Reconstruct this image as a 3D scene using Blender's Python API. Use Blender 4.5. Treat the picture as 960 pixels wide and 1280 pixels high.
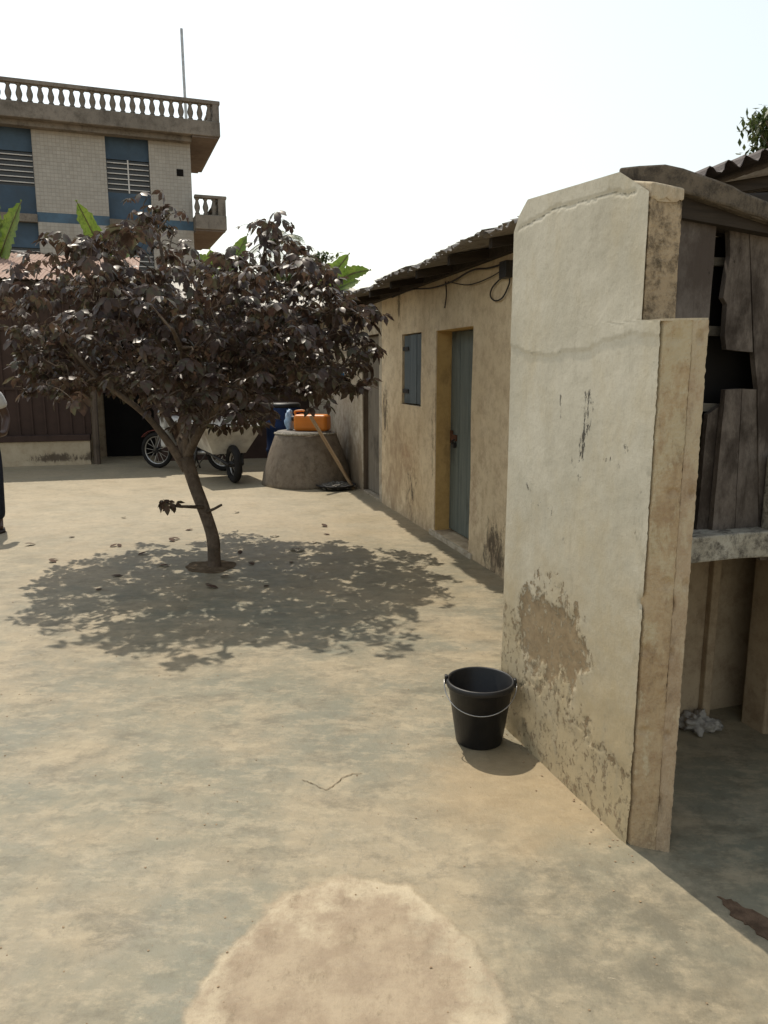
import bpy, bmesh, math, random
from mathutils import Vector, Matrix, noise as mn
R = math.radians
random.seed(7)
for o in list(bpy.data.objects): bpy.data.objects.remove(o)
sc = bpy.context.scene
col = sc.collection

# ------------------------------------------------------------------ camera
F, CH, PT = 961.0, 1.6, R(10.6)
cam = bpy.data.cameras.new('camera'); camo = bpy.data.objects.new('camera', cam); col.objects.link(camo)
cam.sensor_fit = 'HORIZONTAL'; cam.sensor_width = 36; cam.lens = F/960*36
cam.clip_start = .05; cam.clip_end = 2000
camo.location = (0, 0, CH); camo.rotation_euler = (math.pi/2-PT, 0, 0)
sc.camera = camo
sc.render.resolution_x = 768; sc.render.resolution_y = 1024

# ------------------------------------------------------------------ sky, sun, exposure
EL, AZ = R(58), math.atan2(.42, -.906)          # shadows run towards (+x, -y)
SH = Vector((.42, -.906, 0)).normalized()
w = bpy.data.worlds.new('World'); sc.world = w; w.use_nodes = True
wn = w.node_tree
bg = wn.nodes['Background']
sky = wn.nodes.new('ShaderNodeTexSky'); sky.sky_type = 'NISHITA'; sky.sun_disc = False
sky.sun_elevation = EL; sky.sun_rotation = math.atan2(-SH.x, -SH.y)
sky.air_density = 2.0; sky.dust_density = 1.2; sky.ozone_density = 1.0
hs = wn.nodes.new('ShaderNodeHueSaturation'); hs.inputs['Saturation'].default_value = .42
wn.links.new(sky.outputs[0], hs.inputs['Color'])
wn.links.new(hs.outputs[0], bg.inputs['Color'])
bg.inputs['Strength'].default_value = .142
sun = bpy.data.lights.new('sun', 'SUN'); sun.energy = 3.5; sun.angle = R(.6); sun.color = (1, .91, .77)
suno = bpy.data.objects.new('sun', sun); col.objects.link(suno)
suno.location = (-8, 12, 20)
suno.rotation_euler = Vector((SH.x*math.cos(EL), SH.y*math.cos(EL), -math.sin(EL))).to_track_quat('-Z', 'Y').to_euler()
vs = sc.view_settings
vs.view_transform = 'Standard'; vs.look = 'None'; vs.exposure = .18; vs.gamma = 1; vs.use_curve_mapping = False

# ------------------------------------------------------------------ pixel -> place helpers (photo pixels, 960 x 1280)
def ray(u, v):
    a = (u-480)/F; b = (640-v)/F
    return Vector((a, math.cos(PT)+b*math.sin(PT), -math.sin(PT)+b*math.cos(PT)))
def G(u, v, z=0):
    d = ray(u, v); t = (z-CH)/d.z
    return Vector((d.x*t, d.y*t, z))
def atY(u, v, Y):
    d = ray(u, v); t = Y/d.y
    return Vector((d.x*t, Y, CH+d.z*t))
class Frame:
    """vertical frame: origin p on the ground, local x turned by th about z"""
    def __init__(s, p, th):
        s.p = Vector((p[0], p[1], 0)); s.th = th
        s.ex = Vector((math.cos(th), math.sin(th), 0)); s.ey = Vector((-math.sin(th), math.cos(th), 0))
        s.m = Matrix.Translation(s.p) @ Matrix.Rotation(th, 4, 'Z')
    def onx(s, u, v, x=0):      # hit of the pixel with the plane local x = const -> (y, z)
        d = ray(u, v); c = s.p + s.ex*x; t = c.dot(s.ex)/d.dot(s.ex); P = d*t - s.p
        return P.dot(s.ey), CH + d.z*t
    def ony(s, u, v, y=0):
        d = ray(u, v); c = s.p + s.ey*y; t = c.dot(s.ey)/d.dot(s.ey); P = d*t - s.p
        return P.dot(s.ex), CH + d.z*t
    def loc(s, P):
        d = Vector(P) - s.p; return Vector((d.dot(s.ex), d.dot(s.ey), P[2]))

# ------------------------------------------------------------------ mesh builder
class MB:
    def __init__(s): s.v = []; s.f = []
    def add(s, vs, fs):
        n = len(s.v); s.v += [tuple(p) for p in vs]; s.f += [tuple(i+n for i in f) for f in fs]; return s
    def box(s, a, b, jit=0):
        (x0, y0, z0), (x1, y1, z1) = a, b
        vs = [(x0,y0,z0),(x1,y0,z0),(x1,y1,z0),(x0,y1,z0),(x0,y0,z1),(x1,y0,z1),(x1,y1,z1),(x0,y1,z1)]
        if jit: vs = [tuple(c+random.uniform(-jit, jit) for c in p) for p in vs]
        return s.add(vs, [(0,3,2,1),(4,5,6,7),(0,1,5,4),(1,2,6,5),(2,3,7,6),(3,0,4,7)])
    def prism(s, poly, z0, z1):   # z0, z1 numbers or functions of the plan point
        n = len(poly); a = z0 if callable(z0) else (lambda x, y: z0); b = z1 if callable(z1) else (lambda x, y: z1)
        vs = [(x, y, a(x, y)) for x, y in poly] + [(x, y, b(x, y)) for x, y in poly]
        fs = [tuple(reversed(range(n))), tuple(range(n, 2*n))] + [(i, (i+1) % n, n+(i+1) % n, n+i) for i in range(n)]
        return s.add(vs, fs)
    def tube(s, pts, rad, n=8, caps=True):
        pts = [Vector(p) for p in pts]; k = len(pts)
        if not isinstance(rad, (list, tuple)): rad = [rad]*k
        vs = []; prev = None
        for i, p in enumerate(pts):
            t = (pts[min(i+1, k-1)] - pts[max(i-1, 0)]).normalized()
            if prev is None:
                a = t.orthogonal().normalized()
            else:
                a = (prev - t*prev.dot(t)); a = a.normalized() if a.length > 1e-6 else t.orthogonal().normalized()
            prev = a; b = t.cross(a)
            for j in range(n):
                an = 2*math.pi*j/n; vs.append(p + (a*math.cos(an) + b*math.sin(an))*rad[i])
        fs = [(i*n+j, i*n+(j+1) % n, (i+1)*n+(j+1) % n, (i+1)*n+j) for i in range(k-1) for j in range(n)]
        if caps: fs += [tuple(reversed(range(n))), tuple(range((k-1)*n, k*n))]
        return s.add(vs, fs)
    def lathe(s, prof, n=24, c=(0, 0, 0), closed=False, wob=None):
        vs = []; k = len(prof)
        for i, (r, z) in enumerate(prof):
            for j in range(n):
                a = 2*math.pi*j/n; rr = r*(1 + (wob(a, z) if wob else 0))
                vs.append((c[0]+rr*math.cos(a), c[1]+rr*math.sin(a), c[2]+z))
        fs = [(i*n+j, i*n+(j+1) % n, (i+1)*n+(j+1) % n, (i+1)*n+j) for i in range(k-1) for j in range(n)]
        if not closed:
            fs += [tuple(reversed(range(n))), tuple(range((k-1)*n, k*n))]
        return s.add(vs, fs)
    def torus(s, c, ax, r, t, n=28, m=8):
        ax = Vector(ax).normalized(); a = ax.orthogonal().normalized(); b = ax.cross(a); c = Vector(c); vs = []
        for i in range(n):
            q = 2*math.pi*i/n; d = a*math.cos(q)+b*math.sin(q)
            for j in range(m):
                p = 2*math.pi*j/m; vs.append(c + d*(r+t*math.cos(p)) + ax*t*math.sin(p))
        fs = [(i*m+j, ((i+1) % n)*m+j, ((i+1) % n)*m+(j+1) % m, i*m+(j+1) % m) for i in range(n) for j in range(m)]
        return s.add(vs, fs)
    def mesh(s, name, mat, smooth=False, fix=True):
        me = bpy.data.meshes.new(name); me.from_pydata(s.v, [], s.f)
        if fix:
            bm = bmesh.new(); bm.from_mesh(me); bmesh.ops.recalc_face_normals(bm, faces=bm.faces); bm.to_mesh(me); bm.free()
        me.materials.append(mat)
        if smooth: me.shade_smooth()
        me.update(); return me
    def build(s, name, mat, parent=None, smooth=False, bevel=0, fix=True):
        o = obj(name, s.mesh(name, mat, smooth, fix), parent)
        if bevel:
            b = o.modifiers.new('bevel', 'BEVEL'); b.width = bevel; b.segments = 2; b.limit_method = 'ANGLE'; b.angle_limit = R(40)
        return o
def obj(name, me, parent=None, m=None):
    o = bpy.data.objects.new(name, me); col.objects.link(o)
    if parent: o.parent = parent
    if m is not None: o.matrix_local = m
    return o
def tag(o, label=None, cat=None, group=None, kind=None):
    if label: o['label'] = label
    if cat: o['category'] = cat
    if group: o['group'] = group
    if kind: o['kind'] = kind
    return o
def empty(name, m, label, cat, group=None):
    o = bpy.data.objects.new(name, None); col.objects.link(o); o.empty_display_size = .2
    o.matrix_world = m if isinstance(m, Matrix) else Matrix.Translation(m)
    return tag(o, label, cat, group)
def RZ(p, a): return Matrix.Translation(Vector(p)) @ Matrix.Rotation(a, 4, 'Z')

# ------------------------------------------------------------------ materials
class NT:
    def __init__(s, name, rough=.8, spec=.3):
        s.mat = bpy.data.materials.new(name); s.mat.use_nodes = True; s.t = s.mat.node_tree
        s.b = s.t.nodes['Principled BSDF']; s.b.inputs['Roughness'].default_value = rough
        s.b.inputs['Specular IOR Level'].default_value = spec
        s.co = None
    def n(s, ty): return s.t.nodes.new('ShaderNode'+ty)
    def put(s, sock, v):
        if v is None: return
        if isinstance(v, bpy.types.NodeSocket): s.t.links.new(v, sock)
        elif isinstance(v, (tuple, list)): sock.default_value = tuple(v)+((1,) if len(v) == 3 and len(sock.default_value) == 4 else ())
        else: sock.default_value = v
    def obc(s):
        if s.co is None: s.co = s.n('TexCoord').outputs['Object']
        return s.co
    def world(s): return s.n('NewGeometry').outputs['Position']
    def scale(s, v, sc_, rot=(0, 0, 0), loc=(0, 0, 0)):
        m = s.n('Mapping'); s.put(m.inputs[0], v); m.inputs['Scale'].default_value = sc_; m.inputs['Rotation'].default_value = rot; m.inputs['Location'].default_value = loc
        return m.outputs[0]
    def noise(s, scale, detail=4, rough=.55, vec=None, dist=0):
        t = s.n('TexNoise'); s.put(t.inputs['Vector'], vec if vec is not None else s.obc())
        t.inputs['Scale'].default_value = scale; t.inputs['Detail'].default_value = detail
        t.inputs['Roughness'].default_value = rough; t.inputs['Distortion'].default_value = dist
        return t.outputs['Fac']
    def voro(s, scale, feature='F1', vec=None, rnd=1):
        t = s.n('TexVoronoi'); t.feature = feature; s.put(t.inputs['Vector'], vec if vec is not None else s.obc())
        t.inputs['Scale'].default_value = scale; t.inputs['Randomness'].default_value = rnd
        return t.outputs['Distance']
    def m(s, op, a, b=None, c=None, clamp=False):
        t = s.n('Math'); t.operation = op; t.use_clamp = clamp
        s.put(t.inputs[0], a); s.put(t.inputs[1], b)
        if c is not None: s.put(t.inputs[2], c)
        return t.outputs[0]
    def mr(s, v, a, b, c=0., d=1.):
        t = s.n('MapRange'); t.interpolation_type = 'SMOOTHSTEP'; s.put(t.inputs[0], v)
        for i, q in enumerate((a, b, c, d)): t.inputs[i+1].default_value = q
        return t.outputs[0]
    def mix(s, f, a, b, mode='MIX'):
        t = s.n('Mix'); t.data_type = 'RGBA'; t.blend_type = mode; s.put(t.inputs[0], f); s.put(t.inputs[6], a); s.put(t.inputs[7], b)
        return t.outputs[2]
    def xyz(s, v=None):
        t = s.n('SeparateXYZ'); s.put(t.inputs[0], v if v is not None else s.obc()); return t.outputs
    def attr(s, name):
        t = s.n('Attribute'); t.attribute_name = name; return s.xyz(t.outputs['Vector'])
    def ell(s, x, y, cx, cy, rx, ry, nz=None, amp=.5, soft=.15):     # noisy ellipse mask
        a = s.m('DIVIDE', s.m('SUBTRACT', x, cx), rx); b = s.m('DIVIDE', s.m('SUBTRACT', y, cy), ry)
        d = s.m('SQRT', s.m('ADD', s.m('MULTIPLY', a, a), s.m('MULTIPLY', b, b)))
        if nz is not None: d = s.m('ADD', d, s.m('MULTIPLY', s.m('SUBTRACT', nz, .5), amp))
        return s.mr(d, 1, 1-soft), d
    def bump(s, h, dist=.004, strength=1, prev=None):
        t = s.n('Bump'); s.put(t.inputs['Height'], h); t.inputs['Distance'].default_value = dist; t.inputs['Strength'].default_value = strength
        if prev is not None: s.put(t.inputs['Normal'], prev)
        return t.outputs[0]
    def done(s, color=None, rough=None, normal=None):
        s.put(s.b.inputs['Base Color'], color); s.put(s.b.inputs['Roughness'], rough); s.put(s.b.inputs['Normal'], normal)
        return s.mat

def simple(name, c, rough=.7, spec=.3, var=.25, scale=8, metallic=0, bump=0, dirt=None, dirt_amt=.5, dscale=3):
    t = NT(name, rough, spec); t.b.inputs['Metallic'].default_value = metallic
    nz = t.noise(scale, 5, .6)
    c1 = tuple(x*(1-var) for x in c); c2 = tuple(min(1, x*(1+var)) for x in c)
    cc = t.mix(t.mr(nz, .3, .7), c1, c2)
    if dirt: cc = t.mix(t.m('MULTIPLY', t.mr(t.noise(dscale, 6, .65), .45, .68), dirt_amt), cc, dirt)
    nm = t.bump(t.noise(scale*6, 4, .7), bump) if bump else None
    return t.done(cc, t.m('ADD', t.m('MULTIPLY', nz, .2), rough-.1), nm)

def wood(name, c1, c2, axis='Z', rough=.85, dirt=(.03, .025, .02), chip=None):
    t = NT(name, rough, .2)
    st = {'Z': (18, 18, 1.2), 'X': (1.2, 18, 18), 'Y': (18, 1.2, 18)}[axis]
    oi = t.n('ObjectInfo').outputs['Random']
    vec = t.n('VectorMath'); vec.operation = 'ADD'; t.put(vec.inputs[0], t.obc()); cb = t.n('CombineXYZ')
    for i in range(3): t.put(cb.inputs[i], t.m('MULTIPLY', oi, 17.3+i*5))
    t.put(vec.inputs[1], cb.outputs[0]); v = vec.outputs[0]
    g = t.noise(1.6, 6, .7, t.scale(v, st))
    f = t.noise(7, 4, .7, t.scale(v, st))
    cc = t.mix(t.mr(g, .3, .7), c1, c2)
    cc = t.mix(t.m('MULTIPLY', t.mr(f, .55, .8), .6), cc, dirt)
    b = t.noise(2.2, 5, .6, v)
    cc = t.mix(t.mr(b, .5, .75, 0, .75), cc, dirt if chip is None else chip)
    cc = t.mix(t.m('MULTIPLY', oi, .25), cc, dirt)
    return t.done(cc, rough, t.bump(t.m('ADD', g, t.m('MULTIPLY', f, .5)), .004))

M = {}
def floor_mat():
    t = NT('worn_concrete', .55, .4); v = t.world(); x, y, z = t.xyz(v)
    mid = t.noise(2.4, 9, .70, v); fine = t.noise(21, 8, .76, v)
    c = t.mix(t.mr(t.noise(.62, 5, .6, v), .40, .60), (.178, .170, .118), (.280, .228, .145))
    c = t.mix(t.mr(t.noise(1.05, 7, .64, t.scale(v, (1, 1, 1), (0, 0, 0), (7, 3, 0))), .42, .64, 0, .85), c, (.158, .157, .114))
    c = t.mix(t.mr(t.noise(2.1, 8, .70, t.scale(v, (.8, 1.2, 1), (0, 0, .4), (1, 5, 0))), .44, .66, 0, .6), c, (.325, .258, .160))
    c = t.mix(t.mr(mid, .50, .72, 0, .55), c, (.395, .325, .215))
    c = t.mix(t.mr(t.noise(4.6, 9, .76, t.scale(v, (.8, 1.3, 1), (0, 0, R(-20)), (2, 9, 0))), .48, .66, 0, .65), c, (.115, .098, .062))
    c = t.mix(t.mr(y, 4.0, 8.5, 0, .55), c, (.385, .315, .205))
    s1 = t.noise(8.5, 9, .76, t.scale(v, (.75, 1.35, 1), (0, 0, R(18)), (3, 2, 0))); s2 = t.noise(15, 9, .78, t.scale(v, (1.3, .8, 1), (0, 0, R(-30)), (8, 1, 0)))
    c = t.mix(t.mr(s1, .47, .62, 0, .40), c, (.42, .345, .225)); c = t.mix(t.mr(s2, .50, .64, 0, .42), c, (.135, .118, .078))
    # round repair patch, browner and rougher than the slab
    nz = t.noise(2.8, 8, .66, v)
    pm, d = t.ell(x, y, -.09, 1.62, .415, .61, nz, .50, .08)
    pc = t.mix(t.mr(t.noise(5.5, 9, .74, v), .36, .64), (.285, .212, .138), (.40, .315, .21))
    pc = t.mix(t.mr(t.noise(9, 9, .78, t.scale(v, (1.5, .7, 1))), .52, .68, 0, .7), pc, (.185, .135, .078))
    rim = t.m('MULTIPLY', t.mr(t.m('ADD', d, t.m('MULTIPLY', t.m('SUBTRACT', t.noise(3.5, 7, .7, v), .5), 1.9)), .68, 1.02), pm)
    pc = t.mix(t.m('MULTIPLY', rim, .85), pc, (.53, .445, .305))
    c = t.mix(t.m('MULTIPLY', pm, .92), c, pc)
    dm, _ = t.ell(x, y, .66, 1.95, .60, .50, nz, 1.3, .6)
    c = t.mix(t.m('MULTIPLY', dm, t.mr(t.noise(7, 9, .76, v), .40, .62, 0, .75)), c, (.125, .112, .076))
    om, _ = t.ell(x, y, .55, 2.75, .65, .55, nz, 1.0, .7)                 # ochre wash by the bucket
    c = t.mix(t.m('MULTIPLY', om, .55), c, (.345, .25, .135))
    c = t.mix(t.mr(t.noise(42, 8, .8, v), .57, .70, 0, .55), c, (.10, .08, .05))
    c = t.mix(t.m('MULTIPLY', t.mr(t.noise(27, 8, .76, t.scale(v, (.6, 1.4, 1), (0, 0, R(25)))), .60, .72, 0, .6), t.mr(mid, .40, .56)), c, (.50, .42, .29))
    ro = t.mr(mid, .3, .7, .42, .66)
    h = t.m('ADD', t.m('MULTIPLY', mid, .35), t.m('MULTIPLY', fine, .3)); h = t.m('ADD', h, t.m('MULTIPLY', t.m('MULTIPLY', pm, fine), .35))
    return t.done(c, ro, t.bump(h, .014, .9))
M['floor'] = floor_mat()
M['earth'] = simple('bare_earth', (.33, .24, .15), .95, .1, .3, 3, bump=.02, dirt=(.2, .14, .09))
M['soil'] = simple('dark_soil', (.17, .125, .08), .95, .1, .35, 12, bump=.02)
M['redearth'] = simple('red_earth', (.13, .085, .055), .95, .1, .35, 20, bump=.01)
M['crack'] = simple('crack_dirt', (.16, .12, .075), .95, .1, .3, 20)

def limewash():     # masks come from the 'stain' attribute: x bare plaster, y black flakes, z grime
    t = NT('limewash', .82, .25); mx, my, mz = t.attr('stain'); v = t.obc(); z = t.xyz()[2]
    big = t.noise(2.2, 5, .6); fine = t.noise(70, 6, .74); mid = t.noise(18, 8, .74, None, .5)
    st = t.noise(10, 8, .70, t.scale(v, (1, 1, .28)), .4)
    c = t.mix(t.mr(big, .35, .65), (.52, .485, .385), (.63, .59, .48))
    c = t.mix(t.mr(t.noise(4.5, 7, .66, t.scale(v, (1, 1, .5), (0, 0, 0), (5, 2, 1))), .44, .70, 0, .6), c, (.53, .46, .315))
    c = t.mix(t.mr(t.m('ADD', z, t.m('MULTIPLY', t.m('SUBTRACT', t.noise(6, 7, .7), .5), 1.2)), 1.25, .15, 0, .9), c, (.46, .365, .215))
    c = t.mix(t.mr(st, .52, .75, 0, .4), c, (.36, .325, .245))
    gr = t.mr(t.m('ADD', mz, t.m('MULTIPLY', t.m('SUBTRACT', t.noise(17, 9, .78, t.scale(v, (1, 1, .5)), .5), .5), 1.5)), .40, .82)
    c = t.mix(t.m('MULTIPLY', gr, .8), c, (.15, .14, .10))
    bp = t.mr(t.m('ADD', mx, t.m('MULTIPLY', t.m('SUBTRACT', t.noise(30, 10, .80, t.scale(v, (1, 1, .75)), .3), .5), 2.0)), .50, .62)
    pc = t.mix(t.mr(mid, .3, .7), (.24, .17, .095), (.35, .26, .155))
    c = t.mix(t.m('MULTIPLY', bp, .92), c, pc)
    fl = t.mr(t.m('ADD', my, t.m('MULTIPLY', t.m('SUBTRACT', t.noise(60, 7, .8, t.scale(v, (1, 1, .35)), .4), .5), 2.2)), .52, .62)
    c = t.mix(t.m('MULTIPLY', fl, .92), c, (.055, .05, .042))
    c = t.mix(t.mr(t.noise(110, 4, .75), .62, .74, 0, .5), c, (.2, .165, .11))
    c = t.mix(t.mr(fine, .45, .7, 0, .25), c, (.3, .26, .18))
    h = t.m('ADD', t.m('MULTIPLY', fine, .22), t.m('MULTIPLY', mid, .35)); h = t.m('SUBTRACT', h, t.m('MULTIPLY', bp, .45)); h = t.m('SUBTRACT', h, t.m('MULTIPLY', fl, .4))
    return t.done(c, .85, t.bump(h, .006, .8))
M['limewash'] = limewash()

def plaster(name, c1, c2, dirt, amt=.6, sc_=5, dark=(.06, .05, .04), darkamt=.5, stain=False, bump=.006, wash=None):
    t = NT(name, .88, .2); v = t.obc()
    big = t.noise(sc_*.35, 5, .6); mid = t.noise(sc_*2.5, 10, .80); fine = t.noise(sc_*14, 6, .75)
    c = t.mix(t.mr(big, .35, .65), c1, c2)
    c = t.mix(t.m('MULTIPLY', t.mr(mid, .42, .66), amt), c, dirt)
    st = t.noise(sc_*1.7, 9, .76, t.scale(v, (1, 1, .35)))
    if stain:
        mx, my, mz = t.attr('stain')
        a = t.mr(t.m('ADD', mx, t.m('MULTIPLY', t.m('SUBTRACT', t.noise(5, 7, .7, t.scale(v, (1, 1, .6)), .6), .5), 1.2)), .4, .75)
        c = t.mix(t.m('MULTIPLY', a, .85), c, dirt)
        b = t.mr(t.m('ADD', my, t.m('MULTIPLY', t.m('SUBTRACT', t.noise(11, 10, .82, t.scale(v, (1, 1, .5)), .5), .5), 2.2)), .45, .80)
        c = t.mix(t.m('MULTIPLY', b, .85), c, dark)
        d = t.mr(t.m('ADD', mz, t.m('MULTIPLY', t.m('SUBTRACT', mid, .5), .9)), .35, .8)
        c = t.mix(t.m('MULTIPLY', d, .8), c, (.36, .21, .12))
    else:
        c = t.mix(t.mr(st, .50, .70, 0, darkamt), c, dark)
    if wash:       # patches of old limewash, more of it higher up
        wz = t.m('MULTIPLY', t.m('SUBTRACT', t.xyz()[2], .9), .10)
        wn_ = t.m('ADD', t.noise(13, 9, .76, t.scale(v, (1, 1, .45), (0, 0, 0), (4, 1, 7))), wz)
        c = t.mix(t.mr(wn_, .48, .60, 0, .8), c, wash)
    c = t.mix(t.mr(t.noise(sc_*24, 4, .7), .62, .74, 0, .55), c, dark)
    h = t.m('ADD', t.m('MULTIPLY', mid, .6), t.m('MULTIPLY', fine, .2))
    return t.done(c, .9, t.bump(h, bump, .8))
M['jamb'] = plaster('ochre_plaster', (.43, .315, .185), (.54, .425, .27), (.28, .17, .095), .55, 7, (.10, .07, .045), .55, bump=.014, wash=(.56, .48, .32))
M['jamb2'] = plaster('buff_plaster', (.42, .315, .205), (.51, .40, .27), (.28, .185, .11), .5, 7, (.14, .105, .07), .5, bump=.012, wash=(.54, .455, .31))
M['mould'] = plaster('mouldy_plaster', (.40, .31, .20), (.52, .41, .27), (.11, .085, .055), .95, 8, (.04, .033, .026), .85, bump=.01)
M['cap'] = plaster('cream_plaster', (.52, .44, .31), (.60, .52, .38), (.40, .28, .17), .5, 6, (.10, .075, .05), .5)
M['beam'] = plaster('black_mould_concrete', (.14, .115, .085), (.22, .18, .13), (.05, .042, .034), .9, 7, (.03, .026, .022), .8, bump=.012)
M['sill'] = plaster('lichen_concrete', (.36, .33, .26), (.48, .45, .37), (.06, .05, .04), .9, 9, (.03, .026, .022), .8, bump=.012)
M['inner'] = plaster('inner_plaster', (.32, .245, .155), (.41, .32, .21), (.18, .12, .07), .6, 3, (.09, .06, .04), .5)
M['rowwall'] = plaster('yellow_plaster', (.61, .49, .315), (.73, .61, .42), (.36, .26, .165), .6, 2.6, (.07, .055, .04), .3, stain=True)
M['reveal'] = plaster('ochre_reveal', (.50, .33, .125), (.56, .38, .16), (.30, .19, .08), .4, 3, (.09, .065, .04), .4)
M['oldwall'] = plaster('grey_buff_plaster', (.44, .385, .29), (.54, .48, .375), (.22, .165, .105), .7, 3, (.08, .065, .045), .6, stain=True)
M['wellconc'] = plaster('well_concrete', (.20, .165, .125), (.27, .225, .17), (.12, .09, .065), .7, 4, (.05, .042, .035), .5, bump=.012)
M['creamlow'] = plaster('cream_low_wall', (.46, .38, .26), (.54, .455, .32), (.33, .25, .16), .5, 3, (.07, .05, .035), .5, stain=True)
M['concrete'] = plaster('grey_concrete', (.17, .155, .13), (.25, .225, .19), (.09, .08, .065), .7, 1.2, (.045, .04, .035), .6)
M['soffit'] = plaster('brown_soffit', (.15, .125, .105), (.19, .16, .135), (.12, .09, .07), .6, 1.5, (.08, .06, .045), .4)
M['bluepaint'] = simple('blue_paint', (.058, .098, .145), .7, .3, .18, 1.5, dirt=(.05, .07, .09), dirt_amt=.4, dscale=2)
M['bluestrip'] = simple('blue_strip', (.07, .13, .19), .6, .3, .2, 2, dirt=(.06, .08, .1), dscale=3)

def tiles():
    t = NT('cream_wall_tiles', .45, .4); v = t.obc(); x, y, z = t.xyz(v)
    def line(s_, w_):
        fr = t.m('FRACT', t.m('DIVIDE', s_, .105)); return t.m('MAXIMUM', t.mr(fr, w_, w_*.6), t.mr(fr, 1-w_, 1-w_*.6))
    g = t.m('MAXIMUM', line(x, .06), line(z, .06))
    cell = t.n('TexWhiteNoise'); sn = t.n('VectorMath'); sn.operation = 'SNAP'; t.put(sn.inputs[0], v); sn.inputs[1].default_value = (.105, 10, .105)
    t.put(cell.inputs['Vector'], sn.outputs[0])
    c = t.mix(cell.outputs['Value'], (.36, .345, .305), (.42, .405, .36))
    c = t.mix(t.mr(t.noise(.7, 5, .6), .4, .7, 0, .6), c, (.31, .295, .26))
    c = t.mix(t.mr(t.noise(1.6, 6, .65, t.scale(v, (1, 1, .2))), .55, .75, 0, .4), c, (.26, .225, .18))
    c = t.mix(t.m('MULTIPLY', g, .35), c, (.24, .20, .16))
    return t.done(c, .5, t.bump(t.m('SUBTRACT', 1, g), .004))
M['tiles'] = tiles()
M['darkglass'] = simple('dark_window_glass', (.018, .02, .022), .25, .5, .2, 3)
M['whitebar'] = simple('white_bar_paint', (.58, .58, .56), .5, .4, .1, 5)
M['greydoor'] = wood('grey_green_door_paint', (.115, .135, .12), (.165, .185, .165), 'Z', .7, (.06, .065, .06))
M['bluegreyshutter'] = wood('grey_shutter_paint', (.10, .125, .135), (.15, .175, .185), 'Z', .7, (.045, .05, .05))
M['greybrown'] = wood('grey_brown_door', (.16, .14, .11), (.24, .21, .165), 'Z', .8)
def rotboard(name, c1, c2, rot):
    t = NT(name, .92, .15); oi = t.n('ObjectInfo').outputs['Random']; vec = t.n('VectorMath'); vec.operation = 'ADD'; t.put(vec.inputs[0], t.obc())
    cb = t.n('CombineXYZ')
    for i in range(3): t.put(cb.inputs[i], t.m('MULTIPLY', oi, 13.7+i*4))
    t.put(vec.inputs[1], cb.outputs[0]); v = vec.outputs[0]
    g = t.noise(30, 8, .78, t.scale(v, (1, 1, .10))); p = t.noise(9, 9, .76, t.scale(v, (1, 1, .5))); k = t.noise(4, 7, .7, t.scale(v, (1, 1, .6), (0, 0, 0), (3, 1, 2)))
    c = t.mix(t.mr(p, .36, .64), c1, c2); c = t.mix(t.mr(g, .5, .68, 0, .6), c, rot)
    c = t.mix(t.mr(k, .46, .64, 0, .9), c, rot); c = t.mix(t.mr(t.noise(45, 6, .8, t.scale(v, (1, 1, .4))), .60, .70, 0, .8), c, (.02, .016, .013))
    return t.done(c, .92, t.bump(t.m('ADD', t.m('MULTIPLY', g, .4), p), .0015))
M['oldplank'] = rotboard('weathered_plank', (.088, .072, .060), (.17, .145, .122), (.036, .028, .022))
M['greyplank'] = rotboard('grey_plank', (.13, .112, .098), (.185, .162, .142), (.075, .06, .05))
M['batten'] = wood('pale_batten', (.13, .115, .09), (.19, .17, .135), 'X', .9)
M['darkwood'] = wood('dark_timber', (.03, .024, .019), (.06, .048, .037), 'X', .9)  # one dark tone over the whole timber, with grain
M['polewood'] = wood('pale_pole_wood', (.30, .20, .11), (.42, .30, .18), 'Z', .8)
M['postwood'] = wood('post_wood', (.10, .075, .055), (.17, .13, .095), 'Z', .9)
M['brownpaint'] = simple('brown_red_paint', (.060, .036, .027), .75, .25, .25, 3, dirt=(.04, .025, .02))
M['rust'] = simple('rusty_hinge', (.10, .045, .025), .85, .2, .4, 30)
M['black'] = simple('black_void_shade', (.012, .011, .01), .9, .1, .2, 3)  # flat black, painted-in darkness for gaps and openings

def roofing(name, c1, c2, c3):
    t = NT(name, .75, .25); v = t.obc()
    oi = t.n('ObjectInfo').outputs['Random']
    c = t.mix(t.mr(t.noise(2.5, 7, .68, t.scale(v, (1, .3, 1))), .35, .65), c1, c2)
    c = t.mix(t.mr(t.noise(7, 7, .72), .5, .7, 0, .7), c, c3)
    c = t.mix(t.m('MULTIPLY', oi, .35), c, c2)
    return t.done(c, .75, t.bump(t.noise(60, 4, .7), .003))
M['roofgrey'] = roofing('weathered_zinc', (.15, .135, .115), (.24, .22, .195), (.06, .045, .035))
M['roofpale'] = roofing('pale_zinc', (.48, .45, .39), (.56, .53, .47), (.30, .25, .19))
M['roofrust'] = roofing('rust_zinc', (.30, .19, .14), (.40, .28, .22), (.16, .08, .05))
M['roofdark'] = roofing('dark_zinc', (.07, .055, .05), (.10, .085, .08), (.04, .03, .028))  # dark tone across both faces of the sheet

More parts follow.
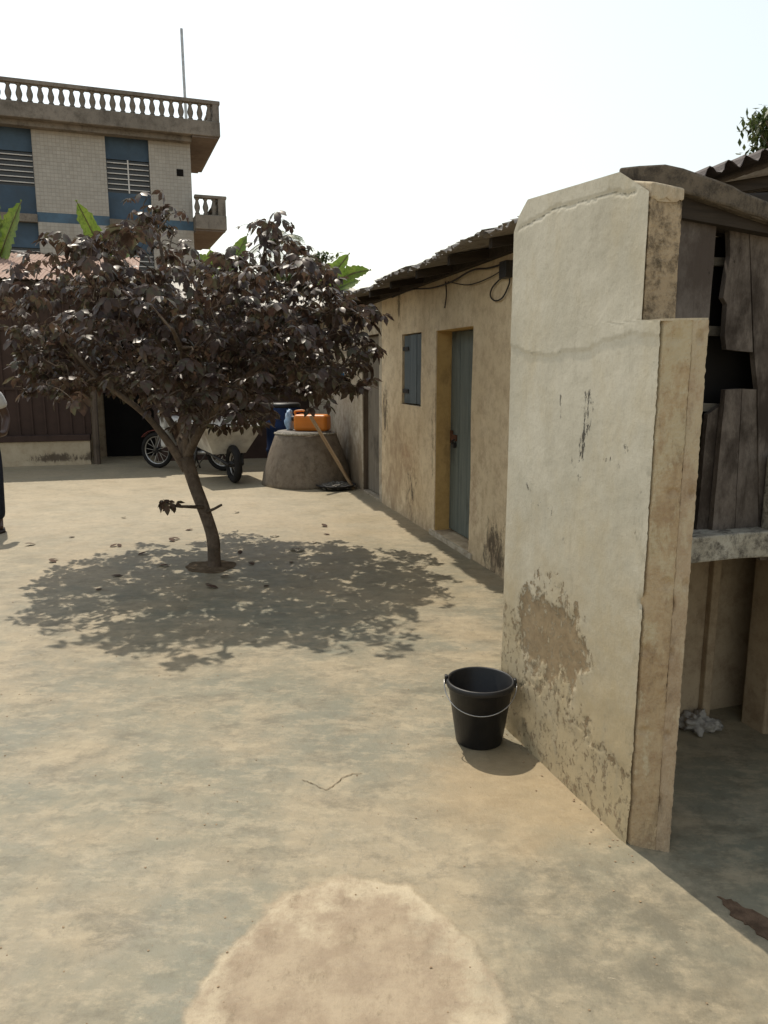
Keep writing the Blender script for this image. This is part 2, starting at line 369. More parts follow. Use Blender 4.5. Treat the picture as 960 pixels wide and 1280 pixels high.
def leafmat(name, c1, c2, c3, rough=.38, transl=.12, spec=.5):
    t = NT(name, rough, spec); oi = t.n('ObjectInfo').outputs['Random']
    nz = t.noise(4.5, 5, .7, t.world()); f = t.noise(13, 4, .7, t.world())
    c = t.mix(t.mr(nz, .38, .62), c1, c2); c = t.mix(t.mr(f, .48, .64, 0, .85), c, c3)
    t.put(t.b.inputs['Base Color'], c)
    tr = t.n('BsdfTranslucent'); t.put(tr.inputs[0], c)
    ms = t.n('MixShader'); ms.inputs[0].default_value = transl
    t.t.links.new(t.b.outputs[0], ms.inputs[1]); t.t.links.new(tr.outputs[0], ms.inputs[2])
    t.t.links.new(ms.outputs[0], t.t.nodes['Material Output'].inputs[0])
    return t.mat
M['purpleleaf'] = leafmat('purple_leaf', (.052, .031, .025), (.105, .066, .045), (.092, .092, .052), .40, .36, .45)
M['greenleaf'] = leafmat('green_leaf', (.06, .09, .025), (.09, .12, .035), (.04, .06, .02), .45, .3)
M['bananaleaf'] = leafmat('banana_leaf', (.10, .17, .025), (.15, .21, .035), (.07, .11, .02), .4, .5)
M['bananastem'] = simple('banana_stem', (.12, .11, .05), .6, .3, .3, 5, dirt=(.1, .06, .03))
M['dryleaf'] = simple('dry_leaf', (.07, .042, .028), .8, .2, .3, 30)
M['bark'] = simple('grey_brown_bark', (.15, .115, .085), .92, .15, .3, 9, bump=.02, dirt=(.06, .045, .035), dscale=14)
M['blackplastic'] = simple('black_plastic', (.012, .012, .013), .45, .4, .2, 20, dirt=(.028, .024, .02), dirt_amt=.4, dscale=9)
M['wire'] = simple('handle_wire', (.42, .41, .39), .35, .5, .15, 20, metallic=.9)
M['orange'] = simple('orange_plastic', (.62, .19, .015), .45, .4, .12, 6, dirt=(.3, .12, .03), dirt_amt=.4)
M['blackrubber'] = simple('black_rubber', (.018, .017, .016), .85, .2, .25, 15)
M['chrome'] = simple('dull_steel', (.42, .41, .39), .35, .5, .2, 10, metallic=.85)
M['darkmetal'] = simple('dark_metal', (.035, .033, .032), .55, .4, .3, 12, metallic=.3)
M['whitepanel'] = simple('white_panel', (.55, .54, .50), .35, .5, .1, 6, dirt=(.3, .26, .2), dirt_amt=.5)
M['greytray'] = simple('grey_sheet_metal', (.50, .49, .45), .6, .4, .2, 4, metallic=.2, dirt=(.17, .12, .08), dirt_amt=.6)
M['redpanel'] = simple('dark_red_paint', (.16, .02, .015), .35, .5, .15, 6)
M['bluecloth'] = simple('blue_cloth', (.010, .024, .07), .7, .2, .25, 8)
M['bluebox'] = simple('bright_blue_paint', (.02, .16, .38), .6, .3, .15, 8)
M['skyplastic'] = simple('pale_blue_plastic', (.28, .42, .58), .35, .5, .3, 12, dirt=(.6, .62, .64), dirt_amt=.7, dscale=10)
M['charcoal'] = simple('charcoal_bits', (.05, .047, .044), .85, .2, .5, 25)
M['ash'] = simple('pale_bits', (.20, .185, .16), .85, .2, .4, 25)
M['rag'] = simple('white_rag', (.42, .39, .34), .95, .1, .2, 14, bump=.01, dirt=(.12, .10, .08), dscale=18)
M['cable'] = simple('black_cable', (.025, .02, .018), .6, .3, .2, 8)
M['skin'] = simple('dark_skin', (.075, .042, .028), .5, .4, .12, 12)
M['tshirt'] = simple('white_tshirt', (.55, .55, .53), .9, .1, .1, 10, bump=.004)
M['jeans'] = simple('dark_jeans', (.022, .026, .038), .9, .1, .25, 25, bump=.003)
M['hair'] = simple('black_hair', (.01, .009, .008), .8, .2, .2, 30)
M['sandal'] = simple('sandal', (.03, .02, .015), .7, .3, .2, 10)

# ------------------------------------------------------------------ ground
def gridsheet(name, x0, x1, y0, y1, z, mat):
    return MB().add([(x0,y0,z),(x1,y0,z),(x1,y1,z),(x0,y1,z)], [(0,1,2,3)]).build(name, mat)
tag(gridsheet('ground', -300, 300, -60, 500, -.03, M['earth']), kind='structure')
fl = MB().prism([(-14, -6), (6, -6), (6, 5), (3.2, 15.5), (-14, 15.5)], -.12, 0).build('courtyard_floor', M['floor']); tag(fl, kind='structure')
def ribbon(pts, wd, z, jit=.3):
    m = MB(); P = [G(*p) for p in pts]; Q = []
    for a, b in zip(P[:-1], P[1:]):
        for k in range(6): Q.append(a.lerp(b, k/6))
    Q.append(P[-1]); vs = []
    for i, p in enumerate(Q):
        t = (Q[min(i+1, len(Q)-1)] - Q[max(i-1, 0)]).normalized(); n = Vector((-t.y, t.x, 0))
        p = p + n*random.uniform(-jit, jit)*wd*2
        ww = wd*random.uniform(.3, 1.2) * (0.15 if i in (0, len(Q)-1) else 1)
        vs += [(p+n*ww/2).to_tuple()[:2]+(z,), (p-n*ww/2).to_tuple()[:2]+(z,)]
    m.add(vs, [(2*i, 2*i+2, 2*i+3, 2*i+1) for i in range(len(Q)-1)]); return m
ribbon([(376, 975), (384, 977), (398, 984), (408, 988), (418, 982), (428, 973), (440, 968), (453, 967)], .004, .003).build('crack', M['crack'], fl)
# soil ring round the tree foot
T0 = G(268, 708)
m = MB(); ring = []
for i in range(40):
    a = 2*math.pi*i/40; r = .19*(1+.3*mn.noise(Vector((math.cos(a)*1.5, math.sin(a)*1.5, 3))))
    ring.append((T0.x-.03+r*math.cos(a)*1.1, T0.y+r*math.sin(a)))
m.prism(ring, -.01, .006)
so = m.build('soil_patch', M['soil']); tag(so, kind='structure')

# ------------------------------------------------------------------ the hut on the right (wall end, boarded opening)
C = G(785, 1056)
HF = Frame(C, R(18.04))
hut = empty('washroom_hut', HF.m, 'small limewashed masonry hut with boarded opening beside the black bucket', 'hut')
def poly_dist(p, pts):
    best = 1e9
    for (a, b) in zip(pts[:-1], pts[1:]):
        ax, ay = a; bx, by = b; dx, dy = bx-ax, by-ay; l = dx*dx+dy*dy or 1e-9
        t = max(0, min(1, ((p[0]-ax)*dx+(p[1]-ay)*dy)/l)); best = min(best, math.hypot(p[0]-ax-t*dx, p[1]-ay-t*dy))
    return best
hp = lambda *L: [HF.onx(u, v) for u, v in L]
flakes = [(hp((737,490),(734,512),(735,530),(729,548),(727,572)), .030, .60), (hp((701,497),(701,520)), .016, .56), (hp((780,552),(783,565)), .020, .52),
          (hp((659,607),(662,614)), .018, .56), (hp((741,503),(742,512)), .015, .58), (hp((715,575),(724,600)), .022, .48), (hp((662,625),(690,640)), .05, .40), (hp((755,572),(772,582)), .03, .42), (hp((703,665),(706,690)), .03, .42), (hp((800,600),(790,690)), .05, .36)]
barep = hp((652,742),(690,735),(715,770),(735,800),(738,830),(705,850),(670,850),(645,800))
cx = sum(p[0] for p in barep)/len(barep); cz = sum(p[1] for p in barep)/len(barep)
bandp = hp((650,845),(690,860),(715,890),(745,925),(790,990)); lowp = hp((690,955),(735,1000),(780,1045))
seam = hp((636,430),(660,440),(690,444),(715,438),(735,440),(755,425),(790,418)); crk = hp((650,285),(690,262),(740,250),(765,243),(795,240))
def inside(p, poly):
    r = False; n = len(poly)
    for i in range(n):
        (x1, y1), (x2, y2) = poly[i], poly[(i+1) % n]
        if (y1 > p[1]) != (y2 > p[1]) and p[0] < (x2-x1)*(p[1]-y1)/(y2-y1)+x1: r = not r
    return r
def seamz(y):
    s = sorted(seam)
    for (a, za), (b, zb) in zip(s[:-1], s[1:]):
        if a <= y <= b: return za+(zb-za)*(y-a)/(b-a)
    return s[0][1] if y < s[0][0] else s[-1][1]
WL = .97; ZL = 1.742
def topz(y):
    pts = [(0, 2.10), (.094, 2.125), (.25, 2.215), (.86, 2.25), (.93, 2.20), (.955, 2.165), (.98, 2.13)]
    for (a, za), (b, zb) in zip(pts[:-1], pts[1:]):
        if y <= b: return za+(zb-za)*(y-a)/(b-a)
    return 2.13
def hutwall():
    ny, nz = 130, 300; vs = []; stain = []; fs = []
    idx = {}
    for k in range(nz+1):
        for i in range(ny+1):
            fz = k/nz
            lower = fz <= .78
            if lower: z = ZL*fz/.78; y0 = 0.
            else: y0 = .094
            y = y0+(WL-y0)*i/ny
            if not lower: z = ZL+(topz(y)-ZL)*(fz-.78)/.22
            q = Vector((y*1.0, z, 3.3))
            x = .003*mn.noise(q*2.2) + .0007*mn.noise(q*13) + .0005*mn.noise(q*41)
            n2 = .09*mn.noise(q*9)+.05*mn.noise(q*22)+.03*mn.noise(q*48)
            # stains
            p = (y+n2*.5, z+n2)
            bd = poly_dist(p, barep+[barep[0]]); b = .52+(bd if inside(p, barep) else -bd)*4; b = max(0, min(.70, b))
            d2 = poly_dist(p, bandp); b = max(b, .53-d2*3.0)
            d3 = poly_dist(p, lowp); b = max(b, .50-d3*4)
            diag = .62-.50*(.95-y)/.95+.10*mn.noise(q*4)      # splash zone, higher towards the far end
            if z < diag: b = max(b, .42+.05*mn.noise(q*7))
            elif z < diag+.2: b = max(b, .42*(1-(z-diag)/.2))
            fk = 0
            for pl_, wd, pk in flakes: fk = max(fk, pk-.30*poly_dist((y, z), pl_)/wd)
            g = .34*max(0, 1-y/.17)*(1 if z < ZL else .2)+.10 + .12*max(0, 1-abs(z-.2)/.3)
            sd = abs(z+n2*.12-seamz(y)); g = max(g, .46*max(0, 1-sd/.016))
            cd = poly_dist((y, z+n2*.08), crk); g = max(g, .85*max(0, 1-cd/.007))
            stain.append((max(0, b), max(0, fk), max(0, min(1, g))))
            # relief
            if z+n2*.12 > seamz(y): x -= .003
            if b > .5: x += .0035*min(1, (b-.5)*8)
            if z < .75: x -= (.004+.006*mn.noise(q*9))*max(0, 1-z/.75)*(1 if b < .5 else .4)
            if cd < .006: x += .004
            # ragged vertical corner
            e = .004*mn.noise(Vector((z*9, 1, 0))) + .004*mn.noise(Vector((z*50, 5, 0))) + .003*mn.noise(Vector((z*110, 5, 3)))
            if lower and i < 4: y += (e+.004)*(1-i/4)
            if lower and i < 4 and abs(z-.86) < .035: ch_ = (1-abs(z-.86)/.035)*(1-i/4); y += .02*ch_; x += .012*ch_
            vs.append((x, y, z))
    n = ny+1
    for k in range(nz):
        for i in range(ny): fs.append((k*n+i, k*n+i+1, (k+1)*n+i+1, (k+1)*n+i))
    me = bpy.data.meshes.new('wall_face'); me.from_pydata(vs, [], [tuple(reversed(f)) for f in fs]); me.materials.append(M['limewash']); me.shade_smooth()
    at = me.attributes.new('stain', 'FLOAT_VECTOR', 'POINT')
    at.data.foreach_set('vector', [c for s in stain for c in s])
    o = obj('wall_face', me, hut); o['label'] = 'limewashed face with flaked paint and bare plaster'
hutwall()
# wall cores behind the face (the face sits ~1 cm proud of them)
MB().prism([(.012, .012), (.066, -.044), (.072, -.036), (.072, .02), (.13, .02), (.13, WL), (.012, WL)], -.02, ZL-.004).build('wall_core', M['jamb2'], hut, bevel=.004)
def strip(name, mat, poly_front, depth, z0, z1, nz=60, amp=.004, seed=0):
    """vertical plaster strip whose front is noisy; poly_front: two plan points"""
    (xa, ya), (xb, yb) = poly_front; d = Vector((xb-xa, yb-ya, 0)); nrm = Vector((d.y, -d.x, 0)).normalized()
    if nrm.y > 0: nrm = -nrm
    nx = 14; nz *= 2; vs = []; fs = []
    for k in range(nz+1):
        z = z0+(z1-z0)*k/nz
        for i in range(nx+1):
            t = i/nx; p = Vector((xa, ya, z))+d*t
            a = amp*mn.noise(Vector((t*2, z*6, seed)))+amp*.5*mn.noise(Vector((t*7, z*25, seed)))+.0012*mn.noise(Vector((t*9, z*110, seed)))+.0010*mn.noise(Vector((t*20, z*220, seed)))
            e = .002*mn.noise(Vector((z*9, seed, i)))+.003*mn.noise(Vector((z*60, seed, i)))
            for (hz, hr, ht) in ((.86, .03, 0), (.70, .02, .15), (.93, .02, .8), (.18, .03, 0), (.42, .015, .3), (1.22, .015, .7), (1.69, .02, .5)):
                if seed < 5: a -= .012*max(0, 1-math.hypot((z-hz)/(hr*1.3), (t-ht)/.30))
            if i == 0 and seed == 1: p = Vector((.005, .022, z)); a = 0
            elif i == 0: p += d.normalized()*e; a -= .003
            if i == nx: p += d.normalized()*e; a -= .002
            vs.append(p+nrm*a)
    n = nx+1
    for k in range(nz):
        for i in range(nx): fs.append((k*n+i, k*n+i+1, (k+1)*n+i+1, (k+1)*n+i))
    b = len(vs)
    back = [(v-nrm*depth) for v in vs]; vs2 = vs+back
    for k in range(nz):
        for i in (0, nx): fs.append((k*n+i, (k+1)*n+i, b+(k+1)*n+i, b+k*n+i))
    for i in range(nx):
        for k in (0, nz): fs.append((k*n+i, k*n+i+1, b+k*n+i+1, b+k*n+i))
    return MB().add(vs2, fs).build(name, mat, hut, smooth=False)
strip('jamb_plaster', M['jamb'], ((.002, .001), (.068, -.0545)), .03, 0, ZL, 140, .005, 1)
strip('door_stop', M['jamb2'], ((.0690, -.0515), (.106, -.078)), .05, 0, ZL-.002, 140, .003, 4)
MB().prism([(.0, .0), (.064, -.05), (.106, -.074), (.128, .06), (.13, .10), (0, .10)], ZL-.003, ZL+.004).build('ledge', M['cap'], hut)
# upper wall end, mouldy
MB().prism([(.008, .096), (.118, .096), (.118, WL), (.008, WL)], ZL+.004, lambda x, y: topz(y)-.004).build('upper_core', M['cap'], hut)
strip('upper_end_plaster', M['mould'], ((.004, .092), (.119, .092)), .02, ZL+.003, 2.11, 40, .004, 8)
def capz(x, y): return 2.118-.01*x
MB().prism([(.003, .090)]+[(.015+.013*i, .084+.004*mn.noise(Vector((i*.7, 0, 0)))) for i in range(9)]+[(.124, .2), (.003, .25)], lambda x, y: 2.105+.012*mn.noise(Vector((x*40, y*10, 0))), lambda x, y: 2.150+.25*(y-.08)-.10*x).build('cap_plaster', M['cap'], hut, bevel=.006)
# top beam, sloping down to the right, and dark timber under it
def beamtop(x, y): return 2.232-.24*x+.012*mn.noise(Vector((x*9, y*9, 0)))
def beam():
    P = [(-.002, .25)]+[(.02+.16*i/4-.0, .25-.14*min(1, i/3)) for i in range(1, 5)]
    front = [(-.003, .262), (.03, .20), (.075, .13), (.12, .098)]+[(.12+.06*i, .092+.006*mn.noise(Vector((i*.8, 0, 2)))) for i in range(1, 20)]
    back = [(1.26, .27), (.6, .27), (.2, .275)]
    return MB().prism(front+back, lambda x, y: 2.155-.20*x+.008*mn.noise(Vector((x*11, 3, 0))), beamtop).build('top_beam', M['beam'], hut, bevel=.008)
beam()
MB().prism([(.119, .125), (1.2, .125), (1.2, .22), (.119, .22)], lambda x, y: 2.075-.085*x, lambda x, y: 2.16-.2*x).build('timber_lintel', M['darkwood'], hut)
# boards in the opening
def board(poly, y0, th, name='plank', mat='oldplank', ragged=.0008):
    """poly: local (x,z) outline; thickened in y"""
    out = []
    for (a, b) in zip(poly, poly[1:]+poly[:1]):
        L = math.hypot(b[0]-a[0], b[1]-a[1]); k = max(1, int(L/.05))
        for i in range(k):
            t = i/k; out.append((a[0]+(b[0]-a[0])*t+random.uniform(-ragged, ragged), a[1]+(b[1]-a[1])*t+random.uniform(-ragged, ragged)))
    n = len(out); vs = [(x, y0, z) for x, z in out]+[(x, y0+th, z) for x, z in out]
    fs = [tuple(range(n)), tuple(reversed(range(n, 2*n)))]+[(i, (i+1) % n, n+(i+1) % n, n+i) for i in range(n)]
    return MB().add(vs, fs).build(name, M[mat], hut)
hl = lambda y, *L: [HF.ony(u, v, y) for u, v in L]
YB = .15
o = board(hl(YB, (845, 262), (897, 266), (886, 404), (842, 404)), YB, .025, mat='greyplank', ragged=.001); o['label'] = 'grey plank standing on the wall ledge'
board(hl(YB+.02, (912, 268), (936, 272), (941, 440), (908, 437), (906, 420), (909, 380), (904, 372), (913, 320)), YB+.02, .022)
board(hl(YB+.022, (936.5, 270), (975, 274), (975, 700), (950, 700), (947, 484), (943, 440)), YB+.022, .022)
board(hl(YB+.03, (976, 274), (1035, 280), (1035, 700), (976, 700)), YB+.03, .022)  # this board and the next stand out of view, added to shut light out
board(hl(YB+.03, (1036, 274), (1130, 290), (1130, 700), (1036, 700)), YB+.03, .022)
board(hl(YB+.025, (907, 487), (927, 486), (918, 664), (890, 664)), YB+.025, .022)
board(hl(YB+.028, (927.8, 486), (946, 487), (948, 664), (918.8, 664)), YB+.028, .02)
board(hl(YB+.045, (886, 518), (904, 505), (888, 664), (872, 664)), YB+.05, .02)
for (u0, v0, u1, v1) in ((880, 321, 985, 331), (878, 407, 985, 419), (876, 504, 985, 514)):
    board(hl(YB+.078, (u0, v0), (u1, v0+3), (u1, v1+3), (u0, v1)), YB+.078, .03, 'batten', 'batten', .001)
MB().box((.122, .268, 1.03), (1.139, .273, 2.04)).build('backing_board', M['black'], hut)  # black sheet added behind the planks to paint their gaps dark
# sill slab and the jamb at its right end
MB().prism([(.10, .09), (.45, .10), (.60, .088), (1.2, .09), (1.2, .27), (.10, .27)], lambda x, y: .945+.006*mn.noise(Vector((x*20, y*9, 1))), lambda x, y: 1.036+.006*mn.noise(Vector((x*14, 2, 1)))).build('sill', M['sill'], hut, bevel=.006)
MB().prism([(.598, .098), (.605, .086), (1.15, .09), (1.15, .16), (.598, .16)], 1.03, 1.30).build('jamb_block', M['sill'], hut, bevel=.008)
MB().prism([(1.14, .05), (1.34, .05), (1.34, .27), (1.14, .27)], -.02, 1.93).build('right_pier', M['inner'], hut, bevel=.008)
# added light-tight box closing the space behind the boards; then inner walls
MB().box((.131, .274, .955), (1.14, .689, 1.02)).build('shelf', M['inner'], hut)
MB().box((.122, .275, 2.0), (1.46, .689, 2.03)).build('ceiling_board', M['darkwood'], hut)
MB().box((1.10, .272, 1.03), (1.139, .689, 1.99)).build('shelf_side', M['darkwood'], hut)
bw = HF.loc(G(870, 905)); pr = HF.loc(G(945, 918))
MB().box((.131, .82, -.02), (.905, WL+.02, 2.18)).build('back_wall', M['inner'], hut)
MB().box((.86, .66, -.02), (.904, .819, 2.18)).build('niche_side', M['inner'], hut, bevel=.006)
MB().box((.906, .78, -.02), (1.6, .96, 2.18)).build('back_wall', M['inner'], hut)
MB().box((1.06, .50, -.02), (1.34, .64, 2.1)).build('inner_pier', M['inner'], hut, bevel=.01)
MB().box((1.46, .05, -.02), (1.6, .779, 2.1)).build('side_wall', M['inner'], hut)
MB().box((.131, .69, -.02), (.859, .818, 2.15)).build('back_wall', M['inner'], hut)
# broken threshold
def patch(pts, z, h, name, mat, par, amp=.012):
    P = []
    for (a, b) in zip(pts, pts[1:]+pts[:1]):
        A, B = G(*a), G(*b)
        for k in range(5):
            q = A.lerp(B, k/5); P.append((q.x+random.uniform(-amp, amp), q.y+random.uniform(-amp, amp)))
    return MB().prism(P, z-h, z).build(name, mat, par)
patch([(898, 1122), (918, 1127), (945, 1142), (985, 1160), (1010, 1215), (965, 1180), (935, 1158), (915, 1145)], .003, .006, 'broken_edge', M['redearth'], fl, .006)

# corrugated sheets
def corrugated(wd, ln, pitch=.076, amp=.011, th=.002, jag=0):
    k = int(round(wd/pitch)); n = k*6; vs = []; m = MB()
    for lay in (0, 1):
        for yy in (0, ln):
            for i in range(n+1):
                x = wd*i/n
                vs.append((x, yy+(random.uniform(-jag, jag) if yy == 0 and jag else 0), amp*math.cos(2*math.pi*i/6)-lay*th))
    r = n+1; fs = []
    for i in range(n):
        fs.append((i, i+1, r+i+1, r+i)); fs.append((2*r+i, 3*r+i, 3*r+i+1, 2*r+i+1))
        fs.append((i, 2*r+i, 2*r+i+1, i+1)); fs.append((r+i, r+i+1, 3*r+i+1, 3*r+i))
    fs += [(0, r, 3*r, 2*r), (n, 2*r+n, 3*r+n, r+n)]
    return m.add(vs, fs)
# hut roof: front edge seen end-on above the beam, rising to the right
A_ = HF.loc(atY(862, 222, 2.85)); B_ = HF.loc(atY(960, 190, 3.0))
xd = (B_-A_).normalized(); yd = Vector((0, 1, -.06)); zd = xd.cross(yd).normalized()
for off in (-.08, .74):
    cm = corrugated(.9, .9, .09, .017, .003, .006); cm.v = [tuple(A_+xd*(x+off)+yd*(y_+.012*(off > 0))+zd*(z_+.005*(off > 0))) for x, y_, z_ in cm.v]
    cm.build('roof_sheet', M['roofdark'], hut)
MB().tube([(.1, .40, 2.13), (1.5, .42, 2.27)], .04, 8).build('rafter', M['darkwood'], hut)

# ------------------------------------------------------------------ row house on the right
A0 = G(633.5, 726); B0 = G(476, 627.6)
RF = Frame(A0, math.atan2(B0.y-A0.y, B0.x-A0.x)-math.pi/2)      # local y runs along the wall away from the camera, local x into the house
row = empty('row_house', RF.m, 'long low yellow plastered row house with grey wooden doors and tin roof', 'house')
rp = lambda u, v: RF.onx(u, v)
L1 = 8.5; HW = 2.50
def wallgrid(name, mat, par, y0, y1, H, thick, ops, step, stainfn, axis='x', relief=.006):
    ys = sorted(set([y0, y1]+[o_[0] for o_ in ops]+[o_[1] for o_ in ops])); zs = sorted(set([0, H]+[o_[2] for o_ in ops]+[o_[3] for o_ in ops]))
    def fill(L):
        r = []
        for a, b in zip(L[:-1], L[1:]):
            k = max(1, int(math.ceil((b-a)/step)));  r += [a+(b-a)*i/k for i in range(k)]
        return r+[L[-1]]
    ys, zs = fill(ys), fill(zs); idx = {}; vs = []; fs = []; st = []
    hole = lambda y, z: any(o_[0] < y < o_[1] and o_[2] < z < o_[3] for o_ in ops)
    def vert(i, k, lay):
        if (i, k, lay) not in idx:
            y, z = ys[i], zs[k]; idx[(i, k, lay)] = len(vs)
            x = thick if lay else relief*mn.noise(Vector((y*2, z*2, 1)))+relief*.5*mn.noise(Vector((y*9, z*9, 2)))
            vs.append((x, y, z) if axis == 'x' else (y, x, z)); st.append(stainfn(y, z))
        return idx[(i, k, lay)]
    ny, nz = len(ys)-1, len(zs)-1
    solid = lambda i, k: 0 <= i < ny and 0 <= k < nz and not hole((ys[i]+ys[i+1])/2, (zs[k]+zs[k+1])/2)
    for i in range(ny):
        for k in range(nz):
            if not solid(i, k): continue
            fs.append(tuple(vert(a, b, 0) for a, b in ((i, k), (i, k+1), (i+1, k+1), (i+1, k))))
            fs.append(tuple(vert(a, b, 1) for a, b in ((i, k), (i+1, k), (i+1, k+1), (i, k+1))))
            for di, dk, e in ((-1, 0, ((i, k), (i, k+1))), (1, 0, ((i+1, k), (i+1, k+1))), (0, -1, ((i, k), (i+1, k))), (0, 1, ((i, k+1), (i+1, k+1)))):
                if not solid(i+di, k+dk):
                    (a, b), (c, d) = e; fs.append((vert(a, b, 0), vert(c, d, 0), vert(c, d, 1), vert(a, b, 1)))
    mb = MB(); mb.add(vs, fs); me = mb.mesh(name, mat)
    at = me.attributes.new('stain', 'FLOAT_VECTOR', 'POINT'); at.data.foreach_set('vector', [c for s in st for c in s])
    return obj(name, me, par)
D1 = (.79, 1.70, .05, 1.94); W1 = (2.13, 2.79, 1.22, 1.95); D2 = (3.72, 4.55, .02, 2.0)
def bl(y, z, cy, cz, ry, rz): return max(0, 1-math.hypot((y-cy)/ry, (z-cz)/rz))
def rowstain(y, z):
    a = .55*max(0, 1-z/1.1)+.25*max(0, (z-2.1)/.4) + .8*bl(y, z, 3.0, .9, .9, 1.0)*.7
    if y > 4.6: a += .35
    k = .62*bl(y, z, 2.45, .3, .7, 1.0)+.85*bl(y, z, .25, .15, .5, .6)+.8*bl(y, z, 2.9, 2.25, .16, .6)+.7*bl(y, z, 1.78, .9, .12, .9)+.8*bl(y, z, 3.45, 1.1, .3, .8)+.5*bl(y, z, 5.2, .5, .8, .8)+.6*bl(y, z, .03, .9, .1, .9)
    b = .55*bl(y, z, 1.0, .5, 1.6, .9)+.6*bl(y, z, 2.6, .7, .8, .6)
    return (a, k, b)
wo = wallgrid('wall', M['rowwall'], row, -1.2, 3.6, HW, .24, [D1, W1], .06, rowstain)
wallgrid('wall', M['oldwall'], row, 3.601, L1, HW, .24, [D2], .06, rowstain)
MB().box((.245, -1.2, -.02), (3.2, -.96, 2.50)).build('end_wall', M['rowwall'], row)
MB().box((3.0, -.955, -.02), (3.2, L1, HW+.40)).build('back_wall', M['rowwall'], row)
MB().box((.241, -.95, -.03), (2.99, L1-.05, .0)).build('inner_floor', M['inner'], row)
MB().box((.30, -.95, 2.2), (2.99, L1-.05, 2.24)).build('ceiling_board', M['darkwood'], row)
def door(op, x, mat, name='door', n=3, reveal=True, rmat='reveal'):
    y0, y1, z0, z1 = op
    # painted reveals: thin skins on the opening's sides
    if reveal:
        MB().box((.012, y1-.006, z0), (x+.005, y1+.004, z1)).build('reveal', M[rmat], row)
        MB().box((.012, y0-.004, z0), (x+.005, y0+.006, z1)).build('reveal', M[rmat], row)
        MB().box((.012, y0+.006, z1-.006), (x+.005, y1-.006, z1+.004)).build('reveal', M[rmat], row)
    d = bpy.data.objects.new(name, None); col.objects.link(d); d.parent = row
    wd = (y1-y0-.03)/n; pm = MB().box((x, 0, z0+.015), (x+.03, wd-.004, z1-.012)).mesh('plank', mat)
    for i in range(n):
        o_ = obj('plank', pm, d, Matrix.Translation((random.uniform(-.003, .003), y0+.012+i*wd, random.uniform(-.004, .004))))
        b = o_.modifiers.new('bevel', 'BEVEL'); b.width = .003; b.segments = 1
    return d
d1 = door(D1, .15, M['greydoor'], n=4)
MB().box((.135, 1.50, .93), (.149, 1.62, .985)).box((.138, 1.60, .90), (.148, 1.66, 1.02)).build('hasp', M['rust'], d1)
MB().torus((.128, 1.53, .92), (0, 1, .2), .022, .006, 16, 6).box((.116, 1.505, .868), (.14, 1.555, .915)).build('padlock', M['darkmetal'], d1)
MB().box((-.02, .70, -.02), (.235, 1.80, .046)).build('threshold', M['oldwall'], row, bevel=.012)
d2 = door(D2, .07, M['greybrown'], n=3, rmat='postwood')
MB().box((.050, 3.74, .9), (.069, 3.8, 1.0)).build('hasp', M['rust'], d2)
sh = door((W1[0]+.0, W1[1], W1[2], W1[3]), .022, M['bluegreyshutter'], 'window_shutter', 3, False)
for z in (1.36, 1.80): MB().box((.010, 2.60, z-.02), (.024, 2.80, z+.02)).build('hinge', M['darkmetal'], sh)
# timber wall plate, rafters, roof sheets
EO = .42
def ez(y): return 2.50-.014*y
MB().prism([(-.06, -1.25), (.0, -1.25), (.0, L1), (-.06, L1)], lambda x, y: ez(y)-.09, lambda x, y: ez(y)-.01).build('wall_plate', M['darkwood'], row)
sl = math.tan(R(11))
for i in range(13):
    y = -1.2+i*.78
    MB().prism([(-EO+.05, y), (3.2, y), (3.2, y+.05), (-EO+.05, y+.05)], lambda x, yy: ez(yy)+(x+.0)*sl-.07, lambda x, yy: ez(yy)+x*sl-.006).build('rafter', M['darkwood'], row)
MB().prism([(-EO+.5, -1.25), (3.2, -1.25), (3.2, L1), (-EO+.5, L1)], lambda x, y: ez(y)+x*sl-.003, lambda x, y: ez(y)+x*sl+.001).build('roof_lining', M['darkwood'], row)
sheets = [corrugated(.91, 3.9, .091, .019, .004, .03).mesh('roof_sheet', M['roofgrey']) for _ in range(3)]
y = -1.3; i = 0
while y < L1:
    x0 = -EO+random.uniform(-.05, .05); zz = ez(y)+x0*sl+.014+(.013 if i % 2 else 0)
    # sheet local x -> along wall (+y), sheet local y -> up slope (+x)
    ax = Vector((0, 1, -.014)).normalized(); ay = Vector((1, 0, sl)); ay = (ay-ax*ay.dot(ax)).normalized(); az = ax.cross(ay)
    if az.z < 0: az = -az
    mm = Matrix(((ax.x, ay.x, az.x, x0), (ax.y, ay.y, az.y, y), (ax.z, ay.z, az.z, zz), (0, 0, 0, 1)))
    obj('roof_sheet', sheets[i % 3], row, mm); y += .84; i += 1
# cables and a junction box under the eave
def rw(u, v, x=-.02):
    a, b = RF.onx(u, v, x); return Vector((x, a, b))
MB().box((-.06, .05, 2.24), (.0, .17, 2.36)).build('junction_box', M['darkmetal'], row, bevel=.006)
pts = [rw(u, v) for u, v in ((633, 345), (624, 350), (615, 360), (613, 370), (619, 376), (628, 372), (636, 356), (637, 348))]
def smooth(P, k=6):
    out = []
    for i in range(len(P)-1):
        p0, p1, p2, p3 = P[max(i-1, 0)], P[i], P[i+1], P[min(i+2, len(P)-1)]
        for j in range(k):
            t = j/k; out.append(.5*((2*p1)+(p2-p0)*t+(2*p0-5*p1+4*p2-p3)*t*t+(3*p1-p0-3*p2+p3)*t**3))
    return out+[P[-1]]
MB().tube(smooth(pts), .006, 5).build('cable', M['cable'], row)
MB().tube(smooth([rw(u, v, -.03) for u, v in ((634, 328), (612, 335), (590, 338), (565, 352), (540, 360), (515, 362), (490, 372))]), .008, 5).build('cable', M['cable'], row)
